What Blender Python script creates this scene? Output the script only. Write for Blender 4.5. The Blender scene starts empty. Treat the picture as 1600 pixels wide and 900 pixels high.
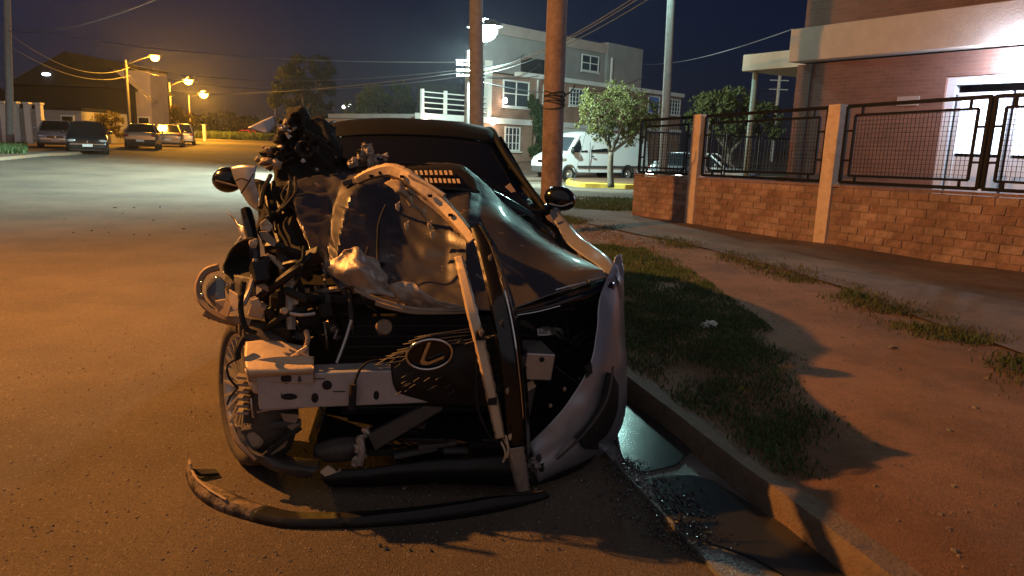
import bpy, bmesh, math, random
import numpy as np
from mathutils import Vector, Matrix, noise as mnoise

random.seed(7)
rng = np.random.default_rng(7)
scene = bpy.context.scene
col = scene.collection

# ------------------------------------------------------------------ camera
FPX, CAM_H = 1130.0, 1.55
PITCH, ROLL = math.atan(230 / 1130), math.radians(2.0)
_f = np.array([0, math.cos(PITCH), -math.sin(PITCH)])
_u0 = np.array([0, math.sin(PITCH), math.cos(PITCH)])
_r0 = np.array([1.0, 0, 0])
_r = _r0 * math.cos(ROLL) + _u0 * math.sin(ROLL)
_u = -_r0 * math.sin(ROLL) + _u0 * math.cos(ROLL)
_O = np.array([0, 0, CAM_H])
cam_data = bpy.data.cameras.new('camera')
cam = bpy.data.objects.new('camera', cam_data)
col.objects.link(cam)
m = Matrix.Identity(4)
for i in range(3):
    m[i][0], m[i][1], m[i][2], m[i][3] = _r[i], _u[i], -_f[i], _O[i]
cam.matrix_world = m
cam_data.sensor_width = 36.0
cam_data.lens = 36.0 * FPX / 1600
cam_data.clip_start, cam_data.clip_end = 0.05, 3000
scene.camera = cam

# ------------------------------------------------------------------ night sky
world = bpy.data.worlds.new('World')
scene.world = world
world.use_nodes = True
wn, wl = world.node_tree.nodes, world.node_tree.links
wn.clear()
sky = wn.new('ShaderNodeTexSky')
sky.sky_type = 'NISHITA'
sky.sun_disc = False
sky.sun_elevation = math.radians(22)
sky.sun_rotation = math.radians(120)
sky.ozone_density = 3.0
sky.air_density = 1.4
sky.dust_density = 0.3
bgn = wn.new('ShaderNodeBackground')
bgn.inputs['Strength'].default_value = 0.0029
wo = wn.new('ShaderNodeOutputWorld')
tint = wn.new('ShaderNodeMix'); tint.data_type = 'RGBA'; tint.blend_type = 'MULTIPLY'
tint.inputs[0].default_value = 1.0
tint.inputs[7].default_value = (0.72, 0.74, 1.85, 1)
wl.new(sky.outputs[0], tint.inputs[6])
wl.new(tint.outputs[2], bgn.inputs[0])
wl.new(bgn.outputs[0], wo.inputs[0])

# soft unseen fill light added to brighten the car's front
sd = bpy.data.lights.new('front_fill', 'SUN')
sd.energy, sd.angle, sd.color = 0.42, math.radians(120), (1.0, 0.9, 0.86)
sun = bpy.data.objects.new('front_fill', sd)
sun.rotation_euler = (math.radians(62), 0, math.radians(8))
col.objects.link(sun)

vs = scene.view_settings
vs.view_transform, vs.look, vs.exposure, vs.gamma = 'Standard', 'None', 0.0, 1.0
scene.cycles.use_denoising = True
scene.cycles.max_bounces = 6
scene.cycles.sample_clamp_indirect = 4.0
scene.cycles.caustics_reflective = False
scene.cycles.caustics_refractive = False

# ------------------------------------------------------------------ helpers
def S(v, a, b):
    t = np.clip((v - a) / (b - a), 0, 1)
    return t * t * (3 - 2 * t)

def tz(x, y):
    """height of the land: level here, falling a little to the right, rising to the left and to the far block"""
    lx = np.clip((x + 20) / 23.0, 0, 1)
    z = S(y, 12, 42) * (0.36 - 0.58 * lx)
    return z + 0.72 * S(y, 38, 47) * S(x, -14, -5)

def ray(x, y):
    return _f + _r * (x - 800) / FPX + _u * (450 - y) / FPX

def at(x, y, Y):
    """point Y metres ahead seen at photo pixel x, y"""
    d = ray(x, y)
    return _O + d * Y / d[1]

def G(x, y, z=None, lift=0.0):
    d = ray(x, y)
    if z is not None:
        return _O + d * (z - CAM_H) / d[2]
    zz = 0.0
    for _ in range(60):
        p = _O + d * (zz - CAM_H) / d[2]
        zz = 0.5 * zz + 0.5 * float(tz(p[0], p[1]) + lift)
    return p

def on(x, y, lift=0.0):
    return np.array([x, y, float(tz(x, y)) + lift])

class MB:
    """collects shapes into one mesh"""
    def __init__(self):
        self.v, self.f = [], []
    def add(self, verts, faces):
        o = len(self.v)
        self.v += [tuple(map(float, p)) for p in verts]
        self.f += [tuple(o + i for i in f) for f in faces]
        return self
    def box(self, c, s, rz=0.0, M=None):
        hx, hy, hz = s[0] / 2, s[1] / 2, s[2] / 2
        vs = [(x, y, z) for z in (-hz, hz) for y in (-hy, hy) for x in (-hx, hx)]
        if M is not None:
            vs = [tuple(M @ Vector(p)) for p in vs]
        elif rz:
            cs, sn = math.cos(rz), math.sin(rz)
            vs = [(x * cs - y * sn, x * sn + y * cs, z) for x, y, z in vs]
        vs = [(x + c[0], y + c[1], z + c[2]) for x, y, z in vs]
        return self.add(vs, [(0, 2, 3, 1), (4, 5, 7, 6), (0, 1, 5, 4), (2, 6, 7, 3), (0, 4, 6, 2), (1, 3, 7, 5)])
    def bar(self, a, b, w, h=None, up=(0, 0, 1)):
        """box beam from a to b, w wide across, h along up"""
        a, b = Vector(a), Vector(b)
        h = h or w
        d = (b - a); L = d.length; d.normalize()
        s = d.cross(Vector(up))
        if s.length < 1e-4:
            s = d.cross(Vector((1, 0, 0)))
        s.normalize(); t = s.cross(d)
        M = Matrix((s, d, t)).transposed()
        return self.box((a + b) / 2, (w, L, h), M=M)
    def tube(self, path, r, n=8, cap=True):
        path = [Vector(p) for p in path]
        k = len(path)
        rs = list(r) if hasattr(r, '__len__') else [r] * k
        vs, fs = [], []
        up = Vector((0.13, 0.21, 1)).normalized()
        for i, p in enumerate(path):
            d = (path[min(i + 1, k - 1)] - path[max(i - 1, 0)])
            if d.length < 1e-9: d = Vector((0, 0, 1))
            d.normalize()
            a = d.cross(up)
            if a.length < 1e-3: a = d.cross(Vector((1, 0, 0)))
            a.normalize(); b = d.cross(a); up = b.cross(d) if False else up
            for j in range(n):
                t = 2 * math.pi * j / n
                vs.append(p + (a * math.cos(t) + b * math.sin(t)) * rs[i])
        for i in range(k - 1):
            for j in range(n):
                q = (j + 1) % n
                fs.append((i * n + j, i * n + q, (i + 1) * n + q, (i + 1) * n + j))
        if cap:
            fs.append(tuple(range(n - 1, -1, -1)))
            fs.append(tuple((k - 1) * n + j for j in range(n)))
        return self.add(vs, fs)
    def grid(self, rows):
        n = len(rows[0])
        vs = [p for r_ in rows for p in r_]
        fs = []
        for i in range(len(rows) - 1):
            for j in range(n - 1):
                fs.append((i * n + j, i * n + j + 1, (i + 1) * n + j + 1, (i + 1) * n + j))
        return self.add(vs, fs)
    def prism(self, base, off):
        """closed polygon swept along off"""
        n = len(base)
        base = [np.array(p, float) for p in base]
        off = np.array(off, float)
        vs = base + [p + off for p in base]
        fs = [tuple(range(n - 1, -1, -1)), tuple(range(n, 2 * n))]
        fs += [(i, (i + 1) % n, n + (i + 1) % n, n + i) for i in range(n)]
        return self.add(vs, fs)
    def lathe(self, prof, M, n=24, closed=False):
        """profile of (radius, along-axis z) turned about the z axis of matrix M"""
        vs, fs = [], []
        k = len(prof)
        for j in range(n):
            t = 2 * math.pi * j / n
            for rr, z in prof:
                vs.append(M @ Vector((rr * math.cos(t), rr * math.sin(t), z)))
        for j in range(n):
            q = (j + 1) % n
            for i in range(k - 1 + (1 if closed else 0)):
                i2 = (i + 1) % k
                fs.append((j * k + i, q * k + i, q * k + i2, j * k + i2))
        return self.add(vs, fs)
    def blob(self, c, s, n=10, rough=0.0, seed=0):
        vs, fs = [], []
        mm = max(5, n // 2 + 2)
        for i in range(mm + 1):
            th = math.pi * i / mm
            for j in range(n):
                ph = 2 * math.pi * j / n
                d = Vector((math.sin(th) * math.cos(ph), math.sin(th) * math.sin(ph), math.cos(th)))
                k = 1 + rough * mnoise.noise(d * 1.7 + Vector((seed, seed * 2, 0)))
                vs.append((c[0] + d.x * s[0] * k, c[1] + d.y * s[1] * k, c[2] + d.z * s[2] * k))
        for i in range(mm):
            for j in range(n):
                q = (j + 1) % n
                fs.append((i * n + j, i * n + q, (i + 1) * n + q, (i + 1) * n + j))
        return self.add(vs, fs)
    def build(self, name, mat, parent=None, smooth=False, bevel=0.0, solid=0.0, local=None, clean=False):
        me = bpy.data.meshes.new(name)
        v = self.v
        if local is not None:
            v = [tuple(np.array(p) - local) for p in v]
        me.from_pydata(v, [], self.f)
        bm = bmesh.new(); bm.from_mesh(me)
        if clean: bmesh.ops.remove_doubles(bm, verts=bm.verts, dist=1e-5)
        bmesh.ops.recalc_face_normals(bm, faces=bm.faces)
        bm.to_mesh(me); bm.free()
        o = bpy.data.objects.new(name, me)
        col.objects.link(o)
        if mat is not None: me.materials.append(MAT[mat] if isinstance(mat, str) else mat)
        if smooth:
            me.polygons.foreach_set('use_smooth', [True] * len(me.polygons))
            if smooth == 'auto':
                me.set_sharp_from_angle(angle=math.radians(38))
        if solid:
            md = o.modifiers.new('thickness', 'SOLIDIFY'); md.thickness = solid; md.offset = -1
        if bevel:
            md = o.modifiers.new('soft edge', 'BEVEL'); md.width = bevel; md.segments = 2; md.limit_method = 'ANGLE'
        if parent is not None: o.parent = parent
        return o

def tag(o, label=None, cat=None, group=None, kind=None):
    if label: o['label'] = label
    if cat: o['category'] = cat
    if group: o['group'] = group
    if kind: o['kind'] = kind
    return o

def empty(name, loc=(0, 0, 0), rz=0.0, label=None, cat=None, group=None):
    o = bpy.data.objects.new(name, None)
    o.empty_display_size = 0.2
    o.location = tuple(map(float, loc)); o.rotation_euler = (0, 0, rz)
    col.objects.link(o)
    return tag(o, label, cat, group)

def copy_tree(o, parent=None):
    c = o.copy(); col.objects.link(c)
    if parent is not None: c.parent = parent
    for ch in list(o.children): copy_tree(ch, c)
    return c

def catmull(pts, n):
    """n points along a Catmull-Rom curve through pts"""
    P = np.array(pts, float)
    k = len(P)
    out = []
    for t in np.linspace(0, k - 1, n):
        i = min(int(t), k - 2); u = t - i
        p0, p1, p2, p3 = P[max(i - 1, 0)], P[i], P[i + 1], P[min(i + 2, k - 1)]
        out.append(0.5 * (2 * p1 + (p2 - p0) * u + (2 * p0 - 5 * p1 + 4 * p2 - p3) * u * u + (3 * p1 - p0 - 3 * p2 + p3) * u ** 3))
    return np.array(out)

def dense(rows, nr, nc):
    a = np.array([catmull(r_, nc) for r_ in rows])
    return np.array([catmull(a[:, j], nr) for j in range(nc)]).transpose(1, 0, 2)

# ------------------------------------------------------------------ materials
MAT = {}
def mat(name, base, rough=0.6, metal=0.0, spec=0.5, var=0.0, scale=8.0, bump=0.0, bscale=60.0, second=None, second_scale=2.0, second_lo=0.45, second_hi=0.65, coat=0.0, emit=None, estr=0.0, trans=0.0, alpha=1.0, rvar=0.0):
    M = bpy.data.materials.new(name); M.use_nodes = True
    N, L = M.node_tree.nodes, M.node_tree.links
    b = N['Principled BSDF']
    b.inputs['Roughness'].default_value = rough
    b.inputs['Metallic'].default_value = metal
    b.inputs['Specular IOR Level'].default_value = spec
    b.inputs['Coat Weight'].default_value = coat
    b.inputs['Coat Roughness'].default_value = 0.06
    b.inputs['Transmission Weight'].default_value = trans
    b.inputs['Alpha'].default_value = alpha
    c = (*base, 1.0)
    b.inputs['Base Color'].default_value = c
    tc = N.new('ShaderNodeTexCoord')
    src = None
    if second is not None:
        n2 = N.new('ShaderNodeTexNoise'); n2.inputs['Scale'].default_value = second_scale; n2.inputs['Detail'].default_value = 6; n2.inputs['Roughness'].default_value = 0.65
        L.new(tc.outputs['Object'], n2.inputs['Vector'])
        rmp = N.new('ShaderNodeMapRange'); rmp.inputs['From Min'].default_value = second_lo; rmp.inputs['From Max'].default_value = second_hi
        L.new(n2.outputs['Fac'], rmp.inputs['Value'])
        mx = N.new('ShaderNodeMix'); mx.data_type = 'RGBA'
        mx.inputs[6].default_value = c; mx.inputs[7].default_value = (*second, 1)
        L.new(rmp.outputs[0], mx.inputs[0])
        src = mx.outputs[2]
    if var:
        n1 = N.new('ShaderNodeTexNoise'); n1.inputs['Scale'].default_value = scale; n1.inputs['Detail'].default_value = 8; n1.inputs['Roughness'].default_value = 0.7
        L.new(tc.outputs['Object'], n1.inputs['Vector'])
        mr = N.new('ShaderNodeMapRange'); mr.inputs['From Min'].default_value = 0.25; mr.inputs['From Max'].default_value = 0.75
        mr.inputs['To Min'].default_value = 1 - var; mr.inputs['To Max'].default_value = 1 + var
        L.new(n1.outputs['Fac'], mr.inputs['Value'])
        vm = N.new('ShaderNodeVectorMath'); vm.operation = 'SCALE'
        if src is not None: L.new(src, vm.inputs[0])
        else: vm.inputs[0].default_value = base
        L.new(mr.outputs[0], vm.inputs['Scale'])
        src = vm.outputs[0]
        if rvar:
            m3 = N.new('ShaderNodeMapRange'); m3.inputs['From Min'].default_value = 0.3; m3.inputs['From Max'].default_value = 0.7
            m3.inputs['To Min'].default_value = max(0.02, rough - rvar); m3.inputs['To Max'].default_value = min(1, rough + rvar)
            L.new(n1.outputs['Fac'], m3.inputs['Value']); L.new(m3.outputs[0], b.inputs['Roughness'])
    if src is not None: L.new(src, b.inputs['Base Color'])
    if bump:
        nb = N.new('ShaderNodeTexNoise'); nb.inputs['Scale'].default_value = bscale; nb.inputs['Detail'].default_value = 6
        L.new(tc.outputs['Object'], nb.inputs['Vector'])
        bp = N.new('ShaderNodeBump'); bp.inputs['Strength'].default_value = bump; bp.inputs['Distance'].default_value = 0.02
        L.new(nb.outputs['Fac'], bp.inputs['Height']); L.new(bp.outputs[0], b.inputs['Normal'])
    if emit is not None:
        b.inputs['Emission Color'].default_value = (*emit, 1); b.inputs['Emission Strength'].default_value = estr
    MAT[name] = M
    return M

def brick_mat(name, c1, c2, mortar, sc=1.0, bw=0.24, rh=0.075):
    """far brickwork, too small to pick apart"""
    M = mat(name, c1, 0.85)
    N, L = M.node_tree.nodes, M.node_tree.links
    b = N['Principled BSDF']
    tc = N.new('ShaderNodeTexCoord'); mp = N.new('ShaderNodeMapping')
    mp.inputs['Rotation'].default_value = (math.radians(90), 0, 0)
    L.new(tc.outputs['Object'], mp.inputs['Vector'])
    bt = N.new('ShaderNodeTexBrick')
    bt.inputs['Color1'].default_value = (*c1, 1); bt.inputs['Color2'].default_value = (*c2, 1); bt.inputs['Mortar'].default_value = (*mortar, 1)
    bt.inputs['Scale'].default_value = sc; bt.inputs['Mortar Size'].default_value = 0.008
    bt.inputs['Brick Width'].default_value = bw; bt.inputs['Row Height'].default_value = rh
    L.new(mp.outputs[0], bt.inputs['Vector'])
    ns = N.new('ShaderNodeTexNoise'); ns.inputs['Scale'].default_value = 1.3; ns.inputs['Detail'].default_value = 5
    L.new(tc.outputs['Object'], ns.inputs['Vector'])
    mr = N.new('ShaderNodeMapRange'); mr.inputs['To Min'].default_value = 0.6; mr.inputs['To Max'].default_value = 1.4
    L.new(ns.outputs['Fac'], mr.inputs['Value'])
    vm = N.new('ShaderNodeVectorMath'); vm.operation = 'SCALE'
    L.new(bt.outputs['Color'], vm.inputs[0]); L.new(mr.outputs[0], vm.inputs['Scale']); L.new(vm.outputs[0], b.inputs['Base Color'])
    bp = N.new('ShaderNodeBump'); bp.inputs['Strength'].default_value = 0.5; bp.inputs['Distance'].default_value = 0.01; bp.invert = True
    L.new(bt.outputs['Fac'], bp.inputs['Height']); L.new(bp.outputs[0], b.inputs['Normal'])
    return M

mat('asphalt', (0.088, 0.066, 0.048), 0.85, var=0.5, scale=70, bump=0.6, bscale=140, second=(0.15, 0.112, 0.078), second_scale=0.45, second_lo=0.38, second_hi=0.62)
def speckle(name, scale, thr, colour, amount):
    """small pale stones set in the surface"""
    M = MAT[name]; N, L = M.node_tree.nodes, M.node_tree.links; b = N['Principled BSDF']
    tc = N.new('ShaderNodeTexCoord')
    v = N.new('ShaderNodeTexVoronoi'); v.inputs['Scale'].default_value = scale
    L.new(tc.outputs['Object'], v.inputs['Vector'])
    mr = N.new('ShaderNodeMapRange'); mr.inputs['From Min'].default_value = thr; mr.inputs['From Max'].default_value = thr * .6; mr.inputs['To Max'].default_value = amount
    L.new(v.outputs['Distance'], mr.inputs['Value'])
    n = N.new('ShaderNodeTexNoise'); n.inputs['Scale'].default_value = scale * .35
    L.new(tc.outputs['Object'], n.inputs['Vector'])
    m2 = N.new('ShaderNodeMapRange'); m2.inputs['From Min'].default_value = .5; m2.inputs['From Max'].default_value = .62
    L.new(n.outputs['Fac'], m2.inputs['Value'])
    mu = N.new('ShaderNodeMath'); mu.operation = 'MULTIPLY'; L.new(mr.outputs[0], mu.inputs[0]); L.new(m2.outputs[0], mu.inputs[1])
    mx = N.new('ShaderNodeMix'); mx.data_type = 'RGBA'; mx.inputs[7].default_value = (*colour, 1)
    L.new(b.inputs['Base Color'].links[0].from_socket, mx.inputs[6]); L.new(mu.outputs[0], mx.inputs[0]); L.new(mx.outputs[2], b.inputs['Base Color'])
speckle('asphalt', 75, .32, (.3, .25, .2), .8)
speckle('asphalt', 110, .34, (.02, .017, .015), .8)
mat('dirt', (0.23, 0.12, 0.062), 0.95, var=0.4, scale=60, bump=0.5, bscale=120, second=(0.16, 0.085, 0.046), second_scale=2.2)
mat('land', (0.10, 0.08, 0.055), 0.95, var=0.35, scale=1.5, bump=0.3, bscale=8)
mat('pavement', (0.17, 0.115, 0.082), 0.9, var=0.25, scale=9, bump=0.5, bscale=50, second=(0.115, 0.08, 0.06), second_scale=1.3)
mat('kerb_concrete', (0.17, 0.125, 0.09), 0.85, var=0.3, scale=12, bump=0.5, bscale=60, second=(0.2, 0.11, 0.06), second_scale=1.6)
mat('gutter_concrete', (0.24, 0.24, 0.23), 0.34, spec=1.0, var=0.25, scale=16, bump=0.3, bscale=80, second=(0.1, 0.1, 0.095), second_scale=2.5, rvar=0.1)
mat('water', (0.03, 0.033, 0.033), 0.2, spec=1.0, bump=0.04, bscale=9)
mat('brick', (0.34, 0.215, 0.17), 0.9, var=0.35, scale=18, bump=0.5, bscale=70)
mat('brick_pale', (0.38, 0.26, 0.21), 0.9, var=0.3, scale=18, bump=0.5, bscale=70)
mat('brick_dark', (0.3, 0.18, 0.14), 0.9, var=0.35, scale=18, bump=0.5, bscale=70)
mat('mortar', (0.31, 0.225, 0.18), 0.95, var=0.3, scale=20, bump=0.5, bscale=80)
mat('peach_paint', (0.78, 0.6, 0.45), 0.8, var=0.15, scale=9, bump=0.4, bscale=40, second=(0.62, 0.44, 0.31), second_scale=5, second_lo=0.55, second_hi=0.7)
mat('cream_render', (0.6, 0.47, 0.37), 0.85, var=0.12, scale=4, bump=0.2, bscale=30)
mat('white_render', (0.7, 0.68, 0.64), 0.85, var=0.1, scale=3)
mat('grey_render', (0.3, 0.29, 0.28), 0.9, var=0.2, scale=0.8)
mat('dim_render', (0.42, 0.34, 0.3), 0.9, var=0.2, scale=0.7)
mat('black_iron', (0.005, 0.005, 0.006), 0.55, spec=0.2, var=0.3, scale=30)
mat('steel_green', (0.3, 0.36, 0.33), 0.5, var=0.15, scale=12)
mat('pole_wood', (0.21, 0.15, 0.13), 0.85, var=0.35, scale=10, bump=0.6, bscale=25, second=(0.14, 0.095, 0.08), second_scale=4)
mat('pole_grey', (0.22, 0.21, 0.21), 0.85, var=0.3, scale=8, bump=0.5, bscale=25)
mat('dark_wire', (0.11, 0.11, 0.12), 0.5)
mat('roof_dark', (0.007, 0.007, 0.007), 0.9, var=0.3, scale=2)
mat('glass_dark', (0.012, 0.014, 0.016), 0.06, spec=0.6)
mat('glass_night', (0.05, 0.06, 0.07), 0.1, spec=0.6)
mat('white_frame', (0.72, 0.72, 0.7), 0.5)
mat('yellow_kerb', (0.6, 0.4, 0.06), 0.7, var=0.2, scale=6)
def leaf(name, base, var, scale):
    M = mat(name, base, 0.8, var=var, scale=scale)
    N, L = M.node_tree.nodes, M.node_tree.links
    b = N['Principled BSDF']; out = N['Material Output']
    tr = N.new('ShaderNodeBsdfTranslucent'); mx = N.new('ShaderNodeMixShader'); mx.inputs[0].default_value = 0.5
    L.new(b.inputs['Base Color'].links[0].from_socket, tr.inputs['Color'])
    L.new(b.outputs[0], mx.inputs[1]); L.new(tr.outputs[0], mx.inputs[2]); L.new(mx.outputs[0], out.inputs['Surface'])
leaf('leaf_olive', (0.13, 0.13, 0.04), .5, 1.4)
leaf('leaf_green', (0.075, 0.11, 0.04), .5, .9)
leaf('leaf_dark', (0.03, 0.04, 0.022), .4, .7)
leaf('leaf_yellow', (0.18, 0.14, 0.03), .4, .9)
mat('grass', (0.07, 0.1, 0.03), 0.8, var=0.45, scale=3, second=(0.12, 0.1, 0.045), second_scale=1.7)
mat('grass_lush', (0.065, 0.11, 0.035), 0.8, var=0.4, scale=3)
mat('bark', (0.12, 0.09, 0.065), 0.9, var=0.3, scale=10, bump=0.6, bscale=30)
mat('stone', (0.2, 0.16, 0.125), 0.85, var=0.35, scale=20)
mat('white_paper', (0.6, 0.62, 0.6), 0.8)
mat('shard', (0.06, 0.065, 0.06), 0.08, spec=0.9)
mat('wet_gravel', (0.03, 0.03, 0.03), 0.12, spec=0.8, var=0.4, scale=60)
def world_stain(name, scale, lo, hi, seed=0.0):
    """damp and dirt that run on from brick to brick"""
    M = MAT[name]; N, L = M.node_tree.nodes, M.node_tree.links; b = N['Principled BSDF']
    g = N.new('ShaderNodeNewGeometry'); n = N.new('ShaderNodeTexNoise'); n.inputs['Scale'].default_value = scale; n.inputs['Detail'].default_value = 6; n.inputs['Roughness'].default_value = .7
    L.new(g.outputs['Position'], n.inputs['Vector'])
    mr = N.new('ShaderNodeMapRange'); mr.inputs['From Min'].default_value = .3; mr.inputs['From Max'].default_value = .7; mr.inputs['To Min'].default_value = lo; mr.inputs['To Max'].default_value = hi
    L.new(n.outputs['Fac'], mr.inputs['Value'])
    vm = N.new('ShaderNodeVectorMath'); vm.operation = 'SCALE'
    L.new(b.inputs['Base Color'].links[0].from_socket, vm.inputs[0]); L.new(mr.outputs[0], vm.inputs['Scale']); L.new(vm.outputs[0], b.inputs['Base Color'])
for n_ in ('brick', 'brick_pale', 'brick_dark', 'mortar'): world_stain(n_, 1.6, .55, 1.5)
world_stain('pavement', .9, .6, 1.35)
world_stain('dirt', .7, .7, 1.3)
brick_mat('house_brick', (0.23, 0.105, 0.07), (0.19, 0.085, 0.058), (0.2, 0.13, 0.1))
brick_mat('far_brick', (0.34, 0.19, 0.125), (0.28, 0.15, 0.1), (0.33, 0.27, 0.22), bw=0.3, rh=0.1)
# cars
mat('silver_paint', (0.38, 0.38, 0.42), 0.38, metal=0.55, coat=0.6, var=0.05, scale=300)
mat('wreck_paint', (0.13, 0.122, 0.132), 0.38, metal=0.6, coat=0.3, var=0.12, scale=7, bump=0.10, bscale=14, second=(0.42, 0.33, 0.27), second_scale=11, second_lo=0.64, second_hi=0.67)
mat('bare_steel', (0.42, 0.36, 0.31), 0.5, metal=0.45, var=0.25, scale=14, bump=0.25, bscale=30, second=(0.24, 0.18, 0.14), second_scale=6, second_lo=0.52, second_hi=0.72)
mat('primer', (0.66, 0.5, 0.34), 0.55, metal=0.1, var=0.14, scale=16, bump=0.12, bscale=30)
mat('beam_metal', (0.5, 0.48, 0.5), 0.5, metal=0.5, var=0.12, scale=22, bump=0.08, bscale=40)
mat('black_plastic', (0.014, 0.013, 0.013), 0.5, spec=0.4, var=0.3, scale=20, bump=0.12, bscale=50)
mat('grey_plastic', (0.07, 0.062, 0.058), 0.6, var=0.3, scale=14, bump=0.15, bscale=50)
mat('gloss_black', (0.006, 0.006, 0.007), 0.2, spec=0.5, coat=0.3)
mat('rubber', (0.016, 0.015, 0.014), 0.85, var=0.3, scale=30, bump=0.2, bscale=90)
mat('brown_rubber', (0.085, 0.07, 0.058), 0.9, var=0.35, scale=16, bump=0.2, bscale=60)  # browner, paler rubber for the road side wheel's tyre
mat('dark_trim', (0.012, 0.013, 0.016), 0.6, spec=0.06)
mat('scuffed', (0.03, 0.026, 0.024), 0.75, var=0.3, scale=30, bump=0.3, bscale=60, second=(0.26, 0.19, 0.13), second_scale=9, second_lo=0.42, second_hi=0.56)
mat('chrome', (0.75, 0.75, 0.75), 0.15, metal=1.0)
mat('aluminium', (0.55, 0.52, 0.5), 0.4, metal=0.8, var=0.15, scale=14)
mat('tan_plastic', (0.34, 0.24, 0.16), 0.6, var=0.2, scale=14)
mat('windscreen', (0.008, 0.010, 0.018), 0.05, spec=0.55)
mat('lamp_clear', (0.2, 0.2, 0.2), 0.08, metal=0.3, coat=0.6)
mat('white_paint', (0.75, 0.76, 0.76), 0.35, coat=0.4)
mat('dark_paint', (0.03, 0.034, 0.038), 0.25, metal=0.4, coat=0.7)
mat('tan_paint', (0.33, 0.27, 0.2), 0.3, metal=0.5, coat=0.5)
mat('red_paint', (0.5, 0.03, 0.04), 0.35, coat=0.5)
mat('lamp_bright', (0.8, 0.8, 0.8), 0.12, metal=0.6, coat=0.8)
mat('tail_red', (0.2, 0.01, 0.01), 0.2, coat=0.3)
mat('plate', (0.7, 0.7, 0.7), 0.5)
mat('blue_panel', (0.12, 0.2, 0.6), 0.6)
# things that give off light
mat('sodium_glow', (1, 0.6, 0.2), emit=(1.0, 0.50, 0.08), estr=14)
mat('led_glow', (0.8, 1, 1), emit=(0.62, 0.92, 1.0), estr=90)
mat('porch_glow', (1, 0.9, 0.8), emit=(1.0, 0.86, 0.72), estr=14)
mat('room_light', (0.9, 0.95, 1), emit=(0.62, 0.80, 1.0), estr=2.6)
mat('headlamp_glow', (1, 1, 1), emit=(1.0, 0.93, 0.85), estr=16)
mat('star_glow', (0.9, 0.95, 1), emit=(0.85, 0.95, 1.0), estr=6)

def lamp(name, loc, power, color, radius=0.12, parent=None, spot=None, blend=0.6):
    ld = bpy.data.lights.new(name, 'SPOT' if spot else 'POINT')
    ld.energy, ld.color, ld.shadow_soft_size = power, color, radius
    if spot: ld.spot_size, ld.spot_blend = math.radians(spot), blend
    o = bpy.data.objects.new(name, ld)
    o.location = tuple(map(float, loc)); col.objects.link(o)
    if parent is not None: o.parent = parent
    return o
SODIUM = (1.0, 0.40, 0.085)
LED = (0.68, 1.0, 0.93)
# ================================================================== THE SETTING
def sheet(name, xs, ys, zf, material, label=None):
    rows = [[(x, y, zf(x, y)) for x in xs] for y in ys]
    o = MB().grid(rows).build(name, material, smooth=True)
    o['kind'] = 'structure'
    if label: o['label'] = label
    return o

def spaced(*segs):
    out = []
    for a, b, s in segs:
        out += list(np.arange(a, b, s))
    out.append(segs[-1][1])
    return out

xs_far = spaced((-900, -120, 130), (-120, -60, 12), (-60, 50, 2.0), (50, 120, 12), (120, 900, 130))
ys_far = spaced((-60, -8, 10), (-8, 60, 2.0), (60, 140, 10), (140, 1500, 170))
sheet('ground', xs_far, ys_far, lambda x, y: float(tz(x, y)) - 0.06, 'land', 'dark open land beyond the streets')

KX = lambda y: 0.72 - 0.286 * (y - 4.26)          # road face of the kerb beside the wreck
xs_r = spaced((-80, -12, 2.0), (-12, 8, 1.0), (8, 50, 2.0))
ys_r = spaced((-8, 44, 1.0), (44, 112, 4.0))
def road_z(x, y):
    w = 0.006 * mnoise.noise(Vector((x * 0.8, y * 0.8, 0)))
    return float(tz(x, y)) + w
sheet('road', xs_r, ys_r, road_z, 'asphalt', 'dusty asphalt of the street and the junction')

# concrete gutter along the kerb, in slabs
ynear, yfar = -5.0, 19.4
def gut_z(x, y): return 0.022 + float(tz(x, y))
gslab = 1.25
gy = 3.62 - gslab * 6
gutter = None
yy = gy
gt = empty('gutter', (0, 0, 0)); gt['kind'] = 'structure'
while yy < yfar - 1.3:
    a, b = yy + 0.006, yy + gslab - 0.006
    rows = []
    for y in np.linspace(a, b, 6):
        rows.append([(KX(y) - 0.46 * (1 - s) + 0.002, y, gut_z(KX(y), y) - 0.012 * (s if s < .8 else .8)) for s in np.linspace(0, 1, 6)])
    MB().grid(rows).build('slab', 'gutter_concrete', gt, solid=0.03)
    yy += gslab

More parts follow.
